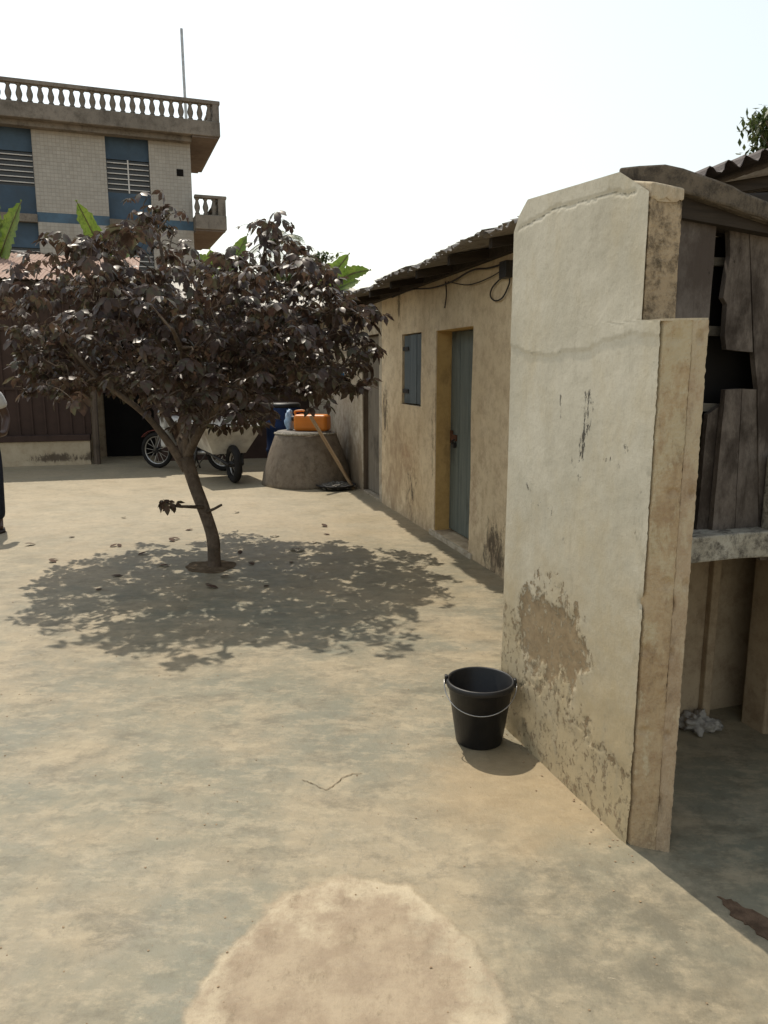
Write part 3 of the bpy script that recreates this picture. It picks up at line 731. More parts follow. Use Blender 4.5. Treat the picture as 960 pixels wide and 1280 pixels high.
MB().tube(smooth([rw(u, v, -.022) for u, v in ((634, 334), (610, 348), (585, 356), (560, 352))]), .005, 5).build('cable', M['cable'], row)
MB().tube(smooth([rw(u, v, -.02) for u, v in ((557, 352), (558, 368), (556, 385))]), .006, 5).build('cable', M['cable'], row)
a = rw(418, 466, -.03); b = rw(427, 486, -.03)
MB().box((-.06, min(a.y, b.y)-.05, b.z), (.006, max(a.y, b.y)+.05, a.z)).build('meter_box', M['bluebox'], row, bevel=.008)

# ------------------------------------------------------------------ house across the back of the yard
BF = Frame(G(122, 580), R(15.5))
bh = empty('back_house', BF.m, 'low back house with brown screens above a cream parapet behind the tree', 'house')
def lowstain(x, z):
    return (.4*max(0, 1-z/.25), 1.1*bl(x, z, -.62, .13, .75, .14)+.9*bl(x, z, -.05, .12, .2, .2)+.5*bl(x, z, -1.7, .03, .9, .08), 0)
wallgrid('parapet', M['creamlow'], bh, -4.2, -.10, .40, .18, [], .05, lowstain, 'y')
MB().box((-4.2, -.03, .401), (-.085, .19, .50)).build('ledge', M['brownpaint'], bh, bevel=.008)
MB().box((-4.2, .13, .501), (-.07, .16, 3.0)).build('screen', M['brownpaint'], bh)
for i in range(20):
    MB().box((-4.0+i*.2, .105, .501), (-3.97+i*.2, .129, 2.9)).build('screen_bar', M['brownpaint'], bh)
for k, z in enumerate((1.25, 2.2)): MB().box((-4.2, .10, z), (-.08, .104+.02, z+.05)).build('rail', M['brownpaint'], bh)
MB().tube([(0, 0, -.01), (.015, .0, 1.2), (-.01, .0, 2.95)], [.055, .05, .045], 8).build('post', M['postwood'], bh)
MB().box((.08, 1.1, -.02), (1.0, 1.14, 2.6)).build('doorway_curtain', M['black'], bh)  # black sheet painting the dark inside of the open doorway
MB().box((-4.2, 1.141, -.02), (1.0, 1.3, 3.0)).build('inner_wall', M['inner'], bh)
MB().box((.96, .12, -.02), (4.3, .30, 2.6)).build('wall', M['brownpaint'], bh)
MB().box((.96, .301, -.02), (1.1, 1.3, 2.6)).build('wall', M['creamlow'], bh)
MB().box((-.06, .10, 2.05), (.955, .16, 2.95)).build('door_header', M['brownpaint'], bh)
# window in the rear wall, mostly hidden by the tree
MB().box((1.75, .09, .95), (2.45, .118, 1.75)).build('window', M['darkwood'], bh)
for i in range(5): MB().box((1.85+i*.12, .075, 1.0), (1.88+i*.12, .088, 1.7)).build('window_bar', M['whitebar'], bh)
rs = corrugated(.91, 3.2, .076, .011).mesh('roof_sheet', M['roofrust']); rs2 = corrugated(.91, 3.4, .076, .011).mesh('roof_sheet', M['roofpale'])
pit = R(14)
for i in range(6):
    obj('roof_sheet', rs, bh, Matrix.Translation((-4.3+i*.84, -.10, 2.99+.012*(i % 2))) @ Matrix.Rotation(pit, 4, 'X'))
for i in range(5):
    obj('roof_sheet', rs2, bh, Matrix.Translation((.75+i*.84, -.15+.03*(i % 2), 2.62+.012*(i % 2)+i*.01)) @ Matrix.Rotation(R(13), 4, 'X'))
MB().box((-4.2, -.02, 2.88), (.9, .06, 2.97)).build('wall_plate', M['darkwood'], bh)
MB().box((.93, .02, 2.53), (4.4, .10, 2.62)).build('wall_plate', M['darkwood'], bh)
MB().box((-4.2, 3.0, -.02), (4.3, 3.2, 3.3)).build('rear_wall', M['inner'], bh)

# ------------------------------------------------------------------ apartment building
p0 = atY(237, 170, 25)
AF = Frame(p0, R(20))
ap = empty('apartment_building', AF.m, 'three storey apartment building with cream tiles, blue panels and balustraded roof', 'building')
ax_ = lambda u, v=210: AF.ony(u, v)[0]
Z0 = 8.42; ST = 2.64
xs = dict(r=0.0, b1=ax_(187), a1=ax_(133), t1=ax_(42), left=-11.5)
for k in range(3):
    zt = Z0-ST*k; zb = zt-ST if k < 2 else 0
    band = .27
    def tile(x0, x1):
        MB().box((x0, 0, zb+band), (x1, .25, zt)).build('tile_panel', M['tiles'], ap)
        MB().box((x0, .006, zb), (x1, .25, zb+band)).build('blue_band', M['bluestrip'], ap)
    tile(xs['b1'], 0); tile(xs['t1'], xs['a1']); tile(-8.9, -7.3)
    for (x0, x1) in ((xs['a1'], xs['b1']), (-7.3, xs['t1']), (-10.4, -8.9)):
        wz0, wz1 = zb+.98 if k < 2 else 1.0, zb+1.92 if k < 2 else 2.0
        MB().box((x0, .14, zb+.2), (x1, .25, wz0)).build('blue_panel', M['bluepaint'], ap)
        MB().box((x0, .14, wz1), (x1, .25, zt)).build('blue_panel', M['bluepaint'], ap)
        MB().box((x0-.0, -.05, zb-.02), (x1, .25, zb+.199)).build('concrete_ledge', M['concrete'], ap)
        wq = bpy.data.objects.new('window', None); col.objects.link(wq); wq.parent = ap
        MB().box((x0, .20, wz0), (x1, .25, wz1)).build('pane', M['darkglass'], wq)
        bar = MB().box((x0+.02, .125, -.013), (x1-.02, .15, .013)).mesh('bar', M['whitebar'])
        for j in range(6): obj('bar', bar, wq, Matrix.Translation((0, 0, wz0+.10+j*(wz1-wz0-.2)/5)))
        MB().box(((x0+x1)/2-.02, .11, wz0), ((x0+x1)/2+.02, .124, wz1)).build('mullion', M['whitebar'], wq)
MB().box((-10.4, .26, 0), (-.005, 7.0, Z0-.005)).build('core', M['soffit'], ap)
hx, hz = AF.ony(225, 216)
MB().box((hx-.1, -.012, hz-.1), (hx+.1, -.002, hz+.1)).build('vent_hole', M['black'], ap)
def balus(x0, x1, y, z, n, side=None):
    pass
prof = [(.075, 0), (.075, .05), (.05, .07), (.085, .18), (.09, .24), (.055, .36), (.045, .42), (.07, .44), (.07, .48)]
bmesh_ = MB().lathe(prof, 10).mesh('baluster', M['concrete'], True)
OV = AF.ony(275, 155, -.55)[0]
# roof slab with parapet edge and the soffit plate below it
MB().box((-10.6, -.55, Z0+.0), (OV, 4.0, Z0+.42)).build('roof_slab', M['concrete'], ap, bevel=.02)
MB().prism([(.02, -.5), (OV-.04, -.5), (OV-.15, 3.95), (.02, 3.95)], Z0-.05, Z0-.004).build('soffit', M['soffit'], ap)
MB().box((-10.4, -.30, Z0-.14), (.015, .0, Z0-.003)).build('slab_rib', M['concrete'], ap)
zr = Z0+.421
sp = .272; nb = int((OV+10.3)/sp)
for i in range(nb): obj('baluster', bmesh_, ap, Matrix.Translation((OV-.30-i*sp, -.42, zr)))
for i in range(14): obj('baluster', bmesh_, ap, Matrix.Translation((OV-.13, -.05+i*sp, zr)))
MB().box((-10.6, -.53, zr+.48), (OV+.02, -.31, zr+.585)).build('handrail', M['concrete'], ap, bevel=.015)
MB().box((OV-.22, -.305, zr+.48), (OV+.0, 4.0, zr+.58)).build('handrail', M['concrete'], ap, bevel=.015)
MB().box((OV-.20, -.52, zr), (OV-.01, -.32, zr+.48)).build('corner_post', M['concrete'], ap)
# balcony one floor down
zb = Z0-ST+.0
OB = OV+.10
MB().box((.005, -.55, zb-.02), (OB, 3.6, zb+.40)).build('balcony_slab', M['concrete'], ap, bevel=.02)
MB().prism([(.02, -.5), (OB-.04, -.5), (OB-.3, 3.55), (.02, 3.55)], zb-.07, zb-.024).build('soffit', M['soffit'], ap)
for i in range(3): obj('baluster', bmesh_, ap, Matrix.Translation((OB-.36-i*.25, -.42, zb+.401)))
for i in range(12): obj('baluster', bmesh_, ap, Matrix.Translation((OB-.13, -.05+i*sp, zb+.401)))
MB().box((.005, -.53, zb+.881), (OB+.02, -.31, zb+.97)).build('handrail', M['concrete'], ap, bevel=.015)
MB().box((OB-.22, -.305, zb+.881), (OB, 3.6, zb+.97)).build('handrail', M['concrete'], ap, bevel=.015)
MB().box((OB-.24, -.52, zb+.40), (OB-.01, -.32, zb+.88)).build('corner_post', M['concrete'], ap)
qx, qz = AF.ony(228, 36, 1.0)
MB().tube([(qx+.0, 1.0, zr-.03), (qx-.02, 1.0, (zr+qz)/2), (qx-.03, 1.0, qz)], .045, 8).build('antenna_pole', M['chrome'], ap)

# ------------------------------------------------------------------ the purple-leaved tree
tree = empty('courtyard_tree', T0, 'small purple leaved tree with a bent trunk growing through the courtyard floor', 'tree')
tl = lambda u, v, Y: atY(u, v, Y)-Vector((T0.x, T0.y, 0))
trunk = [Vector((0, 0, -.03)), Vector((.0, .0, .05)), tl(266, 672, 6.12), tl(256, 640, 6.14), tl(243, 605, 6.18), tl(233, 572, 6.22)]
MB().tube(smooth(trunk, 4), [.075, .062, .057, .055, .053]+[.052]*4+[.050]*4+[.052]*4+[.053]*3+[.052], 10).build('trunk', M['bark'], tree, True)
fork = trunk[-1]
limbs = [[fork-Vector((.0, 0, .1)), tl(205, 545, 6.2), tl(178, 515, 6.15), tl(120, 470, 6.0), tl(75, 420, 5.9)],
         [fork-Vector((0, 0, .05)), tl(234, 530, 6.2), tl(238, 470, 6.2), tl(215, 380, 6.3), tl(197, 290, 6.35)],
         [fork, tl(262, 520, 6.05), tl(320, 460, 5.9), tl(390, 420, 5.85)],
         [fork-Vector((0, 0, .03)), tl(250, 520, 6.5), tl(290, 430, 6.8), tl(325, 340, 6.9), tl(335, 285, 6.9)],
         [fork, tl(215, 530, 6.6), tl(160, 450, 7.1), tl(110, 370, 7.4)],
         [fork, tl(255, 530, 6.7), tl(330, 470, 7.3), tl(400, 420, 7.6)],
         [tl(238, 500, 6.2), tl(230, 450, 5.7), tl(215, 410, 5.2)]]
lm = MB(); nodes = []
for L in limbs:
    S = smooth(L, 6); n = len(S)
    lm.tube(S, [.040*(1-.75*i/(n-1)) for i in range(n)], 7)
    nodes += [(p, .048*(1-.75*i/(n-1))) for i, p in enumerate(S) if i > 2]
rng = random.Random(11)
def in_crown(p):      # p relative to the tree foot; crown of uneven lobes
    w_ = p
    q = w_ + Vector((mn.noise(w_*1.7), mn.noise(w_*1.7+Vector((9, 0, 0))), mn.noise(w_*1.7+Vector((0, 9, 0)))))*.25
    rr = ((q.x+.10)/1.58)**2+((q.y-.55)/1.32)**2
    if rr > 1 or not (1.12+.12*rr < q.z < 3.0-.55*rr): return False
    W = p+Vector((T0.x, T0.y, 0)); dz = W.z-CH; cy_ = W.y*math.cos(PT)-dz*math.sin(PT); u = 480+F*W.x/cy_; vv = 640-F*(W.y*math.sin(PT)+dz*math.cos(PT))/cy_
    def pw(L):
        if u <= L[0][0]: return L[0][1]
        for (a_, b_), (c_, d_) in zip(L[:-1], L[1:]):
            if u <= c_: return b_+(d_-b_)*(u-a_)/(c_-a_)
        return L[-1][1]
    top = pw([(0, 352), (30, 335), (52, 296), (85, 282), (120, 296), (165, 284), (182, 256), (212, 260), (236, 306), (270, 335), (290, 312), (312, 280), (345, 280), (366, 306), (395, 306), (410, 326), (418, 352), (440, 376), (470, 392)])
    bot = pw([(20, 400), (40, 490), (75, 497), (120, 482), (160, 492), (190, 505), (225, 535), (250, 530), (285, 552), (315, 548), (335, 505), (380, 492), (430, 488), (460, 478), (474, 440)])
    ex = 16 if rng.random() < .06 else 0
    if not (top-ex < vv < bot+ex and u < 472+ex): return False
    if vv < 340 and rng.random() < .55: return False
    return mn.noise(p*2.6+Vector((4, 0, 0)))+.5*mn.noise(p*6) > .0
ends = []; tries = 0
while len(ends) < 740 and tries < 90000:
    tries += 1
    p = Vector((rng.uniform(-1.9, 1.7), rng.uniform(-1.4, 2.1), rng.uniform(.9, 3.1)))
    if not in_crown(p): continue
    if all((p-e).length >.115 for e in ends): ends.append(p)
tw = MB()
pool = list(nodes)
ends.sort(key=lambda p: min((p-n_[0]).length for n_ in nodes))
for e in ends:
    b, r = min(pool, key=lambda n_: (n_[0]-e).length+max(0, n_[0].z-e.z)*.8)
    mid = b.lerp(e, .5)+Vector((rng.uniform(-.05, .05), rng.uniform(-.05, .05), rng.uniform(.0, .06)))
    r0 = min(r*.7, .016); S = smooth([b, mid, e], 3); n = len(S)
    tw.tube(S, [max(.0035, r0*(1-.7*i/(n-1))) for i in range(n)], 5, False)
    pool += [(S[n//2], r0*.65), (S[-1], max(.004, r0*.3))]
lm.build('limbs', M['bark'], tree, True); tw.build('twigs', M['bark'], tree, True)['kind'] = 'stuff'
# one palmate drooping leaf: 5 folded leaflets
def palmate(k, seed, sz=.105):
    r = random.Random(seed); vs = []; fs = []
    for i in range(k):
        a = (i-(k-1)/2)*R(52 if k == 5 else 60)+r.uniform(-.12, .12); L = sz*(1-.16*abs(i-(k-1)/2))*r.uniform(.9, 1.1); W = L*.25
        d = Vector((math.cos(a), math.sin(a), 0)); s_ = Vector((-d.y, d.x, 0)); dr = r.uniform(.3, .95)*(1+.25*abs(i-(k-1)/2))
        q = [d*.01, d*L*.35-s_*W*.75+Vector((0, 0, .14*W-dr*L*.10)), d*L*.35+Vector((0, 0, -.12*W-dr*L*.08)), d*L*.35+s_*W*.75+Vector((0, 0, .14*W-dr*L*.10)),
             d*L*.66-s_*W+Vector((0, 0, -dr*L*.30)), d*L*.66+Vector((0, 0, -.2*W-dr*L*.27)), d*L*.66+s_*W+Vector((0, 0, -dr*L*.30)), d*L*.97+Vector((0, 0, -dr*L*.72))]
        n = len(vs); vs += q
        fs += [tuple(n+j for j in f) for f in ((0, 1, 2), (0, 2, 3), (1, 4, 5, 2), (2, 5, 6, 3), (4, 7, 5), (5, 7, 6))]
    return vs, fs
kinds = [palmate(5, 1), palmate(5, 2, .092), palmate(3, 3, .09), palmate(5, 4, .112), palmate(3, 5, .08)]
lmesh = []
for vs_, fs_ in kinds:
    lmesh.append(MB().add(vs_, fs_).mesh('leaf', M['purpleleaf'], True, False))
leaves = []; pet = MB()
for e in ends:
    for j in range(rng.randint(3, 6)):
        a = rng.uniform(0, 2*math.pi); out = Vector((math.cos(a), math.sin(a), rng.uniform(-.25, .55)))
        out = (out + Vector((e.x*.25, e.y*.25, 0))).normalized(); ln = rng.uniform(.05, .13)
        b = e+out*ln; s_ = rng.uniform(.6, 1.3)
        yaw = math.atan2(out.y, out.x); 
        mm = Matrix.Translation(b) @ Matrix.Rotation(yaw, 4, 'Z') @ Matrix.Rotation(rng.gauss(.42, .36), 4, 'Y') @ Matrix.Rotation(rng.gauss(0, .3), 4, 'X') @ Matrix.Scale(s_, 4)
        leaves.append((b, mm, rng.randrange(5)))
        pet.tube([e, e.lerp(b, .6)+Vector((0, 0, .01)), b], .0018, 3, False)
# extra twig of leaves low on the trunk, plus a stub on the other side
low = MB(); P0 = tl(254, 634, 6.1); P1 = tl(222, 633, 6.0); P2 = tl(205, 628, 5.95)
low.tube([P0, P1, P2], [.018, .011, .006], 6); low.tube([tl(258, 640, 6.1), tl(268, 636, 6.05), tl(277, 631, 6.02)], [.014, .011, .010], 6); low.build('side_twig', M['bark'], tree, True)
for i in range(7):
    b = P1.lerp(P2, rng.uniform(.4, 1.2))+Vector((rng.uniform(-.06, .06), rng.uniform(-.06, .06), rng.uniform(-.03, .03)))
    leaves.append((b, Matrix.Translation(b) @ Matrix.Rotation(rng.uniform(2, 4.5), 4, 'Z') @ Matrix.Rotation(rng.uniform(.6, 1.2), 4, 'Y') @ Matrix.Scale(.8, 4), rng.randrange(5)))
# nearest outer leaves are single parts, the rest one mass
leaves.sort(key=lambda q: q[0].y - .25*abs(q[0].x))
for b, mm, k in leaves[:300]: obj('leaf', lmesh[k], tree, mm)
big = MB()
for b, mm, k in leaves[300:]:
    vs_, fs_ = kinds[k]; big.add([mm @ v for v in vs_], fs_)
fo = big.build('foliage', M['purpleleaf'], tree, True, 0, False); fo['kind'] = 'stuff'
pet.build('leaf_stalks', M['dryleaf'], tree)['kind'] = 'stuff'

# ------------------------------------------------------------------ banana plants, palm, far trees
def blade(base, tip, wd, sag, seed):
    """banana leaf: folded, torn-edged blade on a midrib"""
    base = Vector(base); tip = Vector(tip); d = tip-base; L = d.length; r = random.Random(seed)
    side = d.cross(Vector((.15, -1, .1))).normalized(); up = side.cross(d).normalized(); n = 26; vs = []; fs = []
    if r.random() < .5: side = (side+up*.5).normalized()
    for i in range(n+1):
        t = i/n; p = base+d*t+Vector((0, 0, math.sin(t*math.pi)*sag*L))
        wv = wd*(math.sin(math.pi*min(1, t*1.03+.02)**.75)**.55 if t < .97 else .12)*r.uniform(.68, 1.06)
        vs += [p-side*wv/2+up*wv*.16, p, p+side*wv/2+up*wv*.16]
    for i in range(n):
        for j in (0, 1): fs.append((3*i+j, 3*i+j+1, 3*i+4+j, 3*i+3+j))
    return vs, fs
def banana(Y, stem_px, leafs, label):
    g = atY(stem_px, 560, Y); root = empty('banana_plant', (g.x, Y, 0), label, 'banana plant', 'banana plants behind the back house')
    top = max(2.2, min(atY(b[0], b[1], Y).z for b in leafs))
    MB().tube([(0, 0, -.03), (.02, 0, top*.5), (0, 0, top)], [.13, .11, .06], 10).build('stem', M['bananastem'], root, True)
    for k, (bu, bv, tu, tv, wd, sg) in enumerate(leafs):
        b = atY(bu, bv, Y)-Vector((g.x, Y, 0)); t_ = atY(tu, tv, Y-.5+.3*k)-Vector((g.x, Y, 0))
        lf = bpy.data.objects.new('leaf', None)
        vs_, fs_ = blade(b, t_, wd, sg, k+int(stem_px)); m_ = MB().add(vs_, fs_)
        o_ = m_.build('leaf', M['bananaleaf'], root, True, 0, False)
        mid = [Vector(vs_[3*i+1])-Vector((0, 0, .012)) for i in range(0, 27, 2)]
        MB().tube([Vector((0, 0, top*.93))]+mid, [.03]+[.022*(1-.7*i/14) for i in range(len(mid))], 5).build('midrib', M['bananastem'], o_)
banana(14.9, -12, [(-8, 345, 27, 250, .62, .03), (-14, 335, -3, 238, .55, 0), (-14, 345, -60, 290, .5, .2), (-6, 350, 14, 285, .5, .05), (-10, 345, -20, 250, .5, 0)], 'banana plant with bright leaves behind the rusty end of the back house')
banana(16.5, 135, [(140, 340, 95, 250, .50, .02), (136, 335, 155, 284, .46, .05), (135, 340, 120, 282, .40, 0), (138, 340, 175, 300, .4, .1)], 'banana plant with dark upright leaf in front of the tiled building')
banana(15.6, 278, [(274, 360, 262, 310, .46, 0), (278, 355, 310, 292, .44, .02), (280, 355, 288, 312, .40, 0), (276, 355, 245, 318, .38, .05)], 'banana plant under the balcony of the tiled building')
banana(15.6, 408, [(400, 365, 437, 316, .42, .02), (408, 362, 464, 337, .36, .10), (404, 365, 420, 330, .36, .0), (415, 366, 450, 350, .30, .05)], 'banana plant rising where the row house meets the back house')
def palm(u, v, Y, r):
    c = atY(u, v, Y); root = empty('palm_tree', (c.x, Y, 0), 'distant palm tree behind the banana plants', 'palm tree')
    MB().tube([(0, 0, -.03), (.15, 0, c.z*.5), (0, 0, c.z)], [.2, .15, .12], 8).build('trunk', M['bark'], root, True)
    rg = random.Random(5)
    for k in range(16):
        a = 2*math.pi*k/16+rg.uniform(-.2, .2); el = rg.uniform(-.1, 1.0); L = r*rg.uniform(.85, 1.15); m_ = MB(); sp_ = []
        for i in range(11):
            t = i/10; sp_.append(Vector((math.cos(a)*L*t*math.cos(el), math.sin(a)*L*t*math.cos(el), c.z+L*(t*math.sin(el)-.55*t*t))))
        m_.tube(sp_, .015, 4)
        for i in range(1, 11):
            for q in (0, .5):
                p = sp_[i-1].lerp(sp_[i], q); d = (sp_[i]-sp_[i-1]).normalized(); s_ = d.cross(Vector((0, 0, 1))).normalized()
                for sg in (-1, 1):
                    tpt = p+(d*.6+s_*sg*.8)*L*.26+Vector((0, 0, -L*.14)); m_.add([p, p+d*.04, tpt], [(0, 1, 2)])
        m_.build('frond', M['greenleaf'], root)
palm(345, 302, 30, 1.2)
def leaftree(name, P, base_z, rx, rz, n, label, sz=.16, cat='tree', mat='greenleaf', seed=3):
    root = empty(name, (P.x, P.y, 0), label, cat); rg = random.Random(seed)
    MB().tube([(0, 0, -.03), (.05, .02, P.z*.5), (0, 0, P.z)], [.16, .12, .06], 8).build('trunk', M['bark'], root, True)
    br = MB()
    for k in range(7):
        a = k*2.4; e = Vector((math.cos(a)*rx*.7, math.sin(a)*rx*.7, P.z+rz*rg.uniform(-.3, .6))); br.tube([(0, 0, P.z*.75), Vector((0, 0, P.z*.85)).lerp(e, .5)+Vector((0, 0, .1)), e], [.06, .04, .012], 6)
    br.build('limbs', M['bark'], root, True)
    m_ = MB(); cl = [Vector((rg.gauss(0, .42)*rx, rg.gauss(0, .42)*rx, rg.gauss(0, .42)*rz)) for _ in range(26)]
    for i in range(n):
        c = rg.choice(cl); p = c+Vector((rg.gauss(0, .15)*rx, rg.gauss(0, .15)*rx, rg.gauss(0, .13)*rz))+Vector((0, 0, P.z))
        a = rg.uniform(0, 6.28); mm = Matrix.Translation(p) @ Matrix.Rotation(a, 4, 'Z') @ Matrix.Rotation(rg.gauss(.4, .5), 4, 'Y')
        L = sz*rg.uniform(.7, 1.3)
        m_.add([mm @ Vector(q) for q in ((0, 0, 0), (L*.5, -L*.22, -.02), (L*.5, L*.22, -.02), (L, 0, -L*.25))], [(0, 1, 2), (1, 3, 2)])
    m_.build('crown', M[mat], root, False, 0, False)['kind'] = 'stuff'
leaftree('green_tree', atY(996, 170, 13), 0, .80, .75, 3800, 'green leafy tree rising behind the dark tin roof of the hut', .13)
leaftree('green_tree', atY(392, 352, 22), 0, 1.0, .5, 2500, 'low dark green tree between the two tin roofs', .2, seed=9)

# ------------------------------------------------------------------ bucket
bp = G(603, 924); bp -= HF.ex*max(0, HF.loc(bp).x+.163)      # rim clear of the wall
bk = empty('bucket', Matrix.Translation((bp.x, bp.y, 0)) @ Matrix.Scale(.97, 4), 'black plastic bucket with a thin wire handle standing beside the limewashed wall', 'bucket')
prof = [(.098, .0), (.104, .004), (.142, .262), (.150, .264), (.152, .27), (.152, .285), (.148, .290), (.141, .290), (.138, .284), (.100, .012), (.0005, .010)]
MB().lathe(prof, 48).build('body', M['blackplastic'], bk, True)
ha = R(-8); hd = Vector((math.cos(ha), math.sin(ha), 0)); hn = Vector((math.sin(ha), -math.cos(ha), 0))
for sg in (-1, 1):
    c = hd*.152*sg
    MB().box((c.x-.007, c.y-.012, .262), (c.x+.007, c.y+.012, .302)).build('handle_lug', M['blackplastic'], bk, bevel=.004)
hpts = []
for i in range(25):
    t = math.pi*i/24; hpts.append(hd*math.cos(t)*.160+hn*(.012+math.sin(t)*.133)+Vector((0, 0, .285-.105*math.sin(t)**.9)))
MB().tube(hpts, .0024, 6).build('handle', M['wire'], bk, True)

# ------------------------------------------------------------------ well and what stands round it
wp = G(378, 611)+Vector((0, .55, 0))
wl = empty('water_well', (wp.x, wp.y, 0), 'squat cone shaped concrete well head beside the row house wall', 'well')
wob = lambda a, z: .02*math.sin(3*a+z*4)+.012*math.sin(7*a+1+z*9)
MB().lathe([(.64, -.01), (.63, .05), (.60, .2), (.52, .45), (.44, .66), (.425, .70), (.36, .705), (.34, .60)], 40, wob=wob).build('ring_wall', M['wellconc'], wl, True)
MB().lathe([(.38, .700), (.385, .712), (.385, .73), (.37, .738), (.0005, .740)], 32, (-.02, 0, 0)).build('lid', M['ash'], wl, True)
MB().torus((0, -.0, .705), (0, .03, 1), .425, .016, 40, 6).build('rim', M['sill'], wl, True)
def jerry():
    r = empty('jerrycan', Matrix.Translation((wp.x+.10, wp.y-.02, .738)) @ Matrix.Rotation(R(-12), 4, 'Z') @ Matrix.Rotation(R(0), 4, 'Y'), 'orange plastic jerrycan lying on the concrete well', 'jerrycan')
    m_ = MB().box((-.24, -.13, .0), (.24, .13, .23)); o_ = m_.build('body', M['orange'], r); b = o_.modifiers.new('bevel', 'BEVEL'); b.width = .045; b.segments = 4
    MB().tube([(-.23, .0, .17), (-.275, 0, .17)], .028, 14).build('neck', M['orange'], r)
    MB().tube([(-.262, 0, .17), (-.298, 0, .17)], .034, 14).build('cap', M['blackplastic'], r)
    MB().tube(smooth([Vector((-.22, 0, .20)), Vector((-.25, 0, .262)), Vector((-.12, 0, .275)), Vector((-.05, 0, .22))]), .016, 8).build('handle', M['orange'], r, True)
    for z in (.06, .115, .17): MB().box((-.15, -.134, z-.012), (.15, -.128, z+.012)).build('rib', M['orange'], r)
jerry()
# leaning board
b0 = G(442, 611); top = Vector((wp.x+.30, wp.y-.30, .72)); 
tp = atY(388, 520, wp.y-.50)
d = (tp-b0); Lb = d.length
q = d.to_track_quat('Z', 'Y').to_matrix().to_4x4()
lb = MB().box((-.045, -.016, 0), (.045, .016, Lb)).build('leaning_board', M['polewood'], None, bevel=.004)
lb.matrix_world = Matrix.Translation(b0) @ q; tag(lb, 'long pale wooden board leaning against the concrete well', 'board')
# basin of charcoal
pp = G(420, 611); bs = empty('basin', (pp.x, pp.y, 0), 'shallow black basin full of charcoal bits on the ground by the well', 'basin')
MB().lathe([(.20, 0), (.255, .05), (.27, .055), (.272, .066), (.26, .068), (.195, .012), (.0005, .012)], 32).build('body', M['darkmetal'], bs, True)
ch = MB(); rg = random.Random(2)
for i in range(220):
    a = rg.uniform(0, 6.28); r_ = .23*math.sqrt(rg.random()); s_ = rg.uniform(.008, .022); z = .03+.05*(1-r_/.23)+rg.uniform(0, .02)
    ch.box((r_*math.cos(a)-s_, r_*math.sin(a)-s_*.6, z-s_), (r_*math.cos(a)+s_, r_*math.sin(a)+s_*.6, z+s_*.6), s_*.4)
ch.lathe([(.22, .02), (.2, .05), (.1, .075), (.0005, .08)], 20)
ch.build('charcoal', M['ash'], bs)['kind'] = 'stuff'
# blue drum behind the well, pale plastic sack on its lid
dp = G(353, 592)
dr = empty('water_drum', (dp.x, dp.y+.3, 0), 'dark blue plastic drum standing behind the well', 'drum')
MB().lathe([(.25, 0), (.27, .02), (.27, .30), (.285, .32), (.285, .36), (.27, .38), (.27, .66), (.285, .68), (.285, .72), (.27, .74), (.27, .98), (.25, 1.02), (.19, 1.035), (.0005, 1.036)], 32).build('body', M['bluecloth'], dr, True)
MB().lathe([(.26, 1.0), (.27, 1.05), (.24, 1.07), (.0005, 1.072)], 24).build('lid', M['blackplastic'], dr, True)
sk = MB()
def blob(c, r, seed, n=20, k=14, amp=.35, flat=0):
    vs_ = []; fs_ = []
    for i in range(k+1):
        th = math.pi*i/k
        for j in range(n):
            a = 2*math.pi*j/n; d_ = Vector((math.sin(th)*math.cos(a), math.sin(th)*math.sin(a), math.cos(th)))
            f_ = 1+amp*mn.noise(d_*2.2+Vector((seed, 0, 0)))+amp*.5*mn.noise(d_*6+Vector((0, seed, 0)))
            p = Vector((d_.x*r[0], d_.y*r[1], d_.z*r[2]))*f_+Vector(c)
            if p.z < flat: p.z = flat
            vs_.append(p)
    for i in range(k):
        for j in range(n): fs_.append((i*n+j, i*n+(j+1) % n, (i+1)*n+(j+1) % n, (i+1)*n+j))
    return vs_, fs_
v_, f_ = blob((0, 0, .13), (.065, .065, .15), 3, flat=.0)
o = MB().add(v_, f_).build('plastic_sack', M['skyplastic'], None, True); o.location = (wp.x-.24, wp.y+.12, .738); tag(o, 'pale blue plastic sack on the well beside the orange jerrycan', 'sack')
v_, f_ = blob((0, 0, .03), (.07, .06, .045), 8, 40, 26, .7)
o = MB().add(v_, f_).build('rag_bundle', M['rag'], None, True); cp = G(872, 908); o.location = (cp.x-.01, cp.y-.03, 0); tag(o, 'crumpled off white rag lying in the dark corner of the hut', 'rag')

# ------------------------------------------------------------------ motorbike and handcart behind the tree
def wheel(par, c, ax, r, tw_, name, spokes=14):
    h = bpy.data.objects.new(name, None); col.objects.link(h); h.parent = par
    MB().torus(c, ax, r-tw_, tw_, 36, 10).build('tyre', M['blackrubber'], h, True)
    MB().torus(c, ax, r-2*tw_+.004, .014, 36, 6).build('rim', M['chrome'], h, True)
    c = Vector(c); a_ = Vector(ax).normalized(); u_ = a_.orthogonal().normalized(); v2 = a_.cross(u_); m_ = MB()
    for i in range(spokes):
        q_ = 2*math.pi*i/spokes; m_.tube([c+a_*.03*(-1)**i, c+(u_*math.cos(q_)+v2*math.sin(q_))*(r-2*tw_)], .004, 4)
    m_.build('spokes', M['chrome'], h)
    MB().tube([c-a_*.06, c+a_*.06], .045, 12).build('hub', M['darkmetal'], h, True)
fw = G(195, 586)
mbk = empty('motorbike', RZ((fw.x, fw.y+.12, 0), R(-18)), 'small motorbike with pale body panels parked behind the tree', 'motorbike')
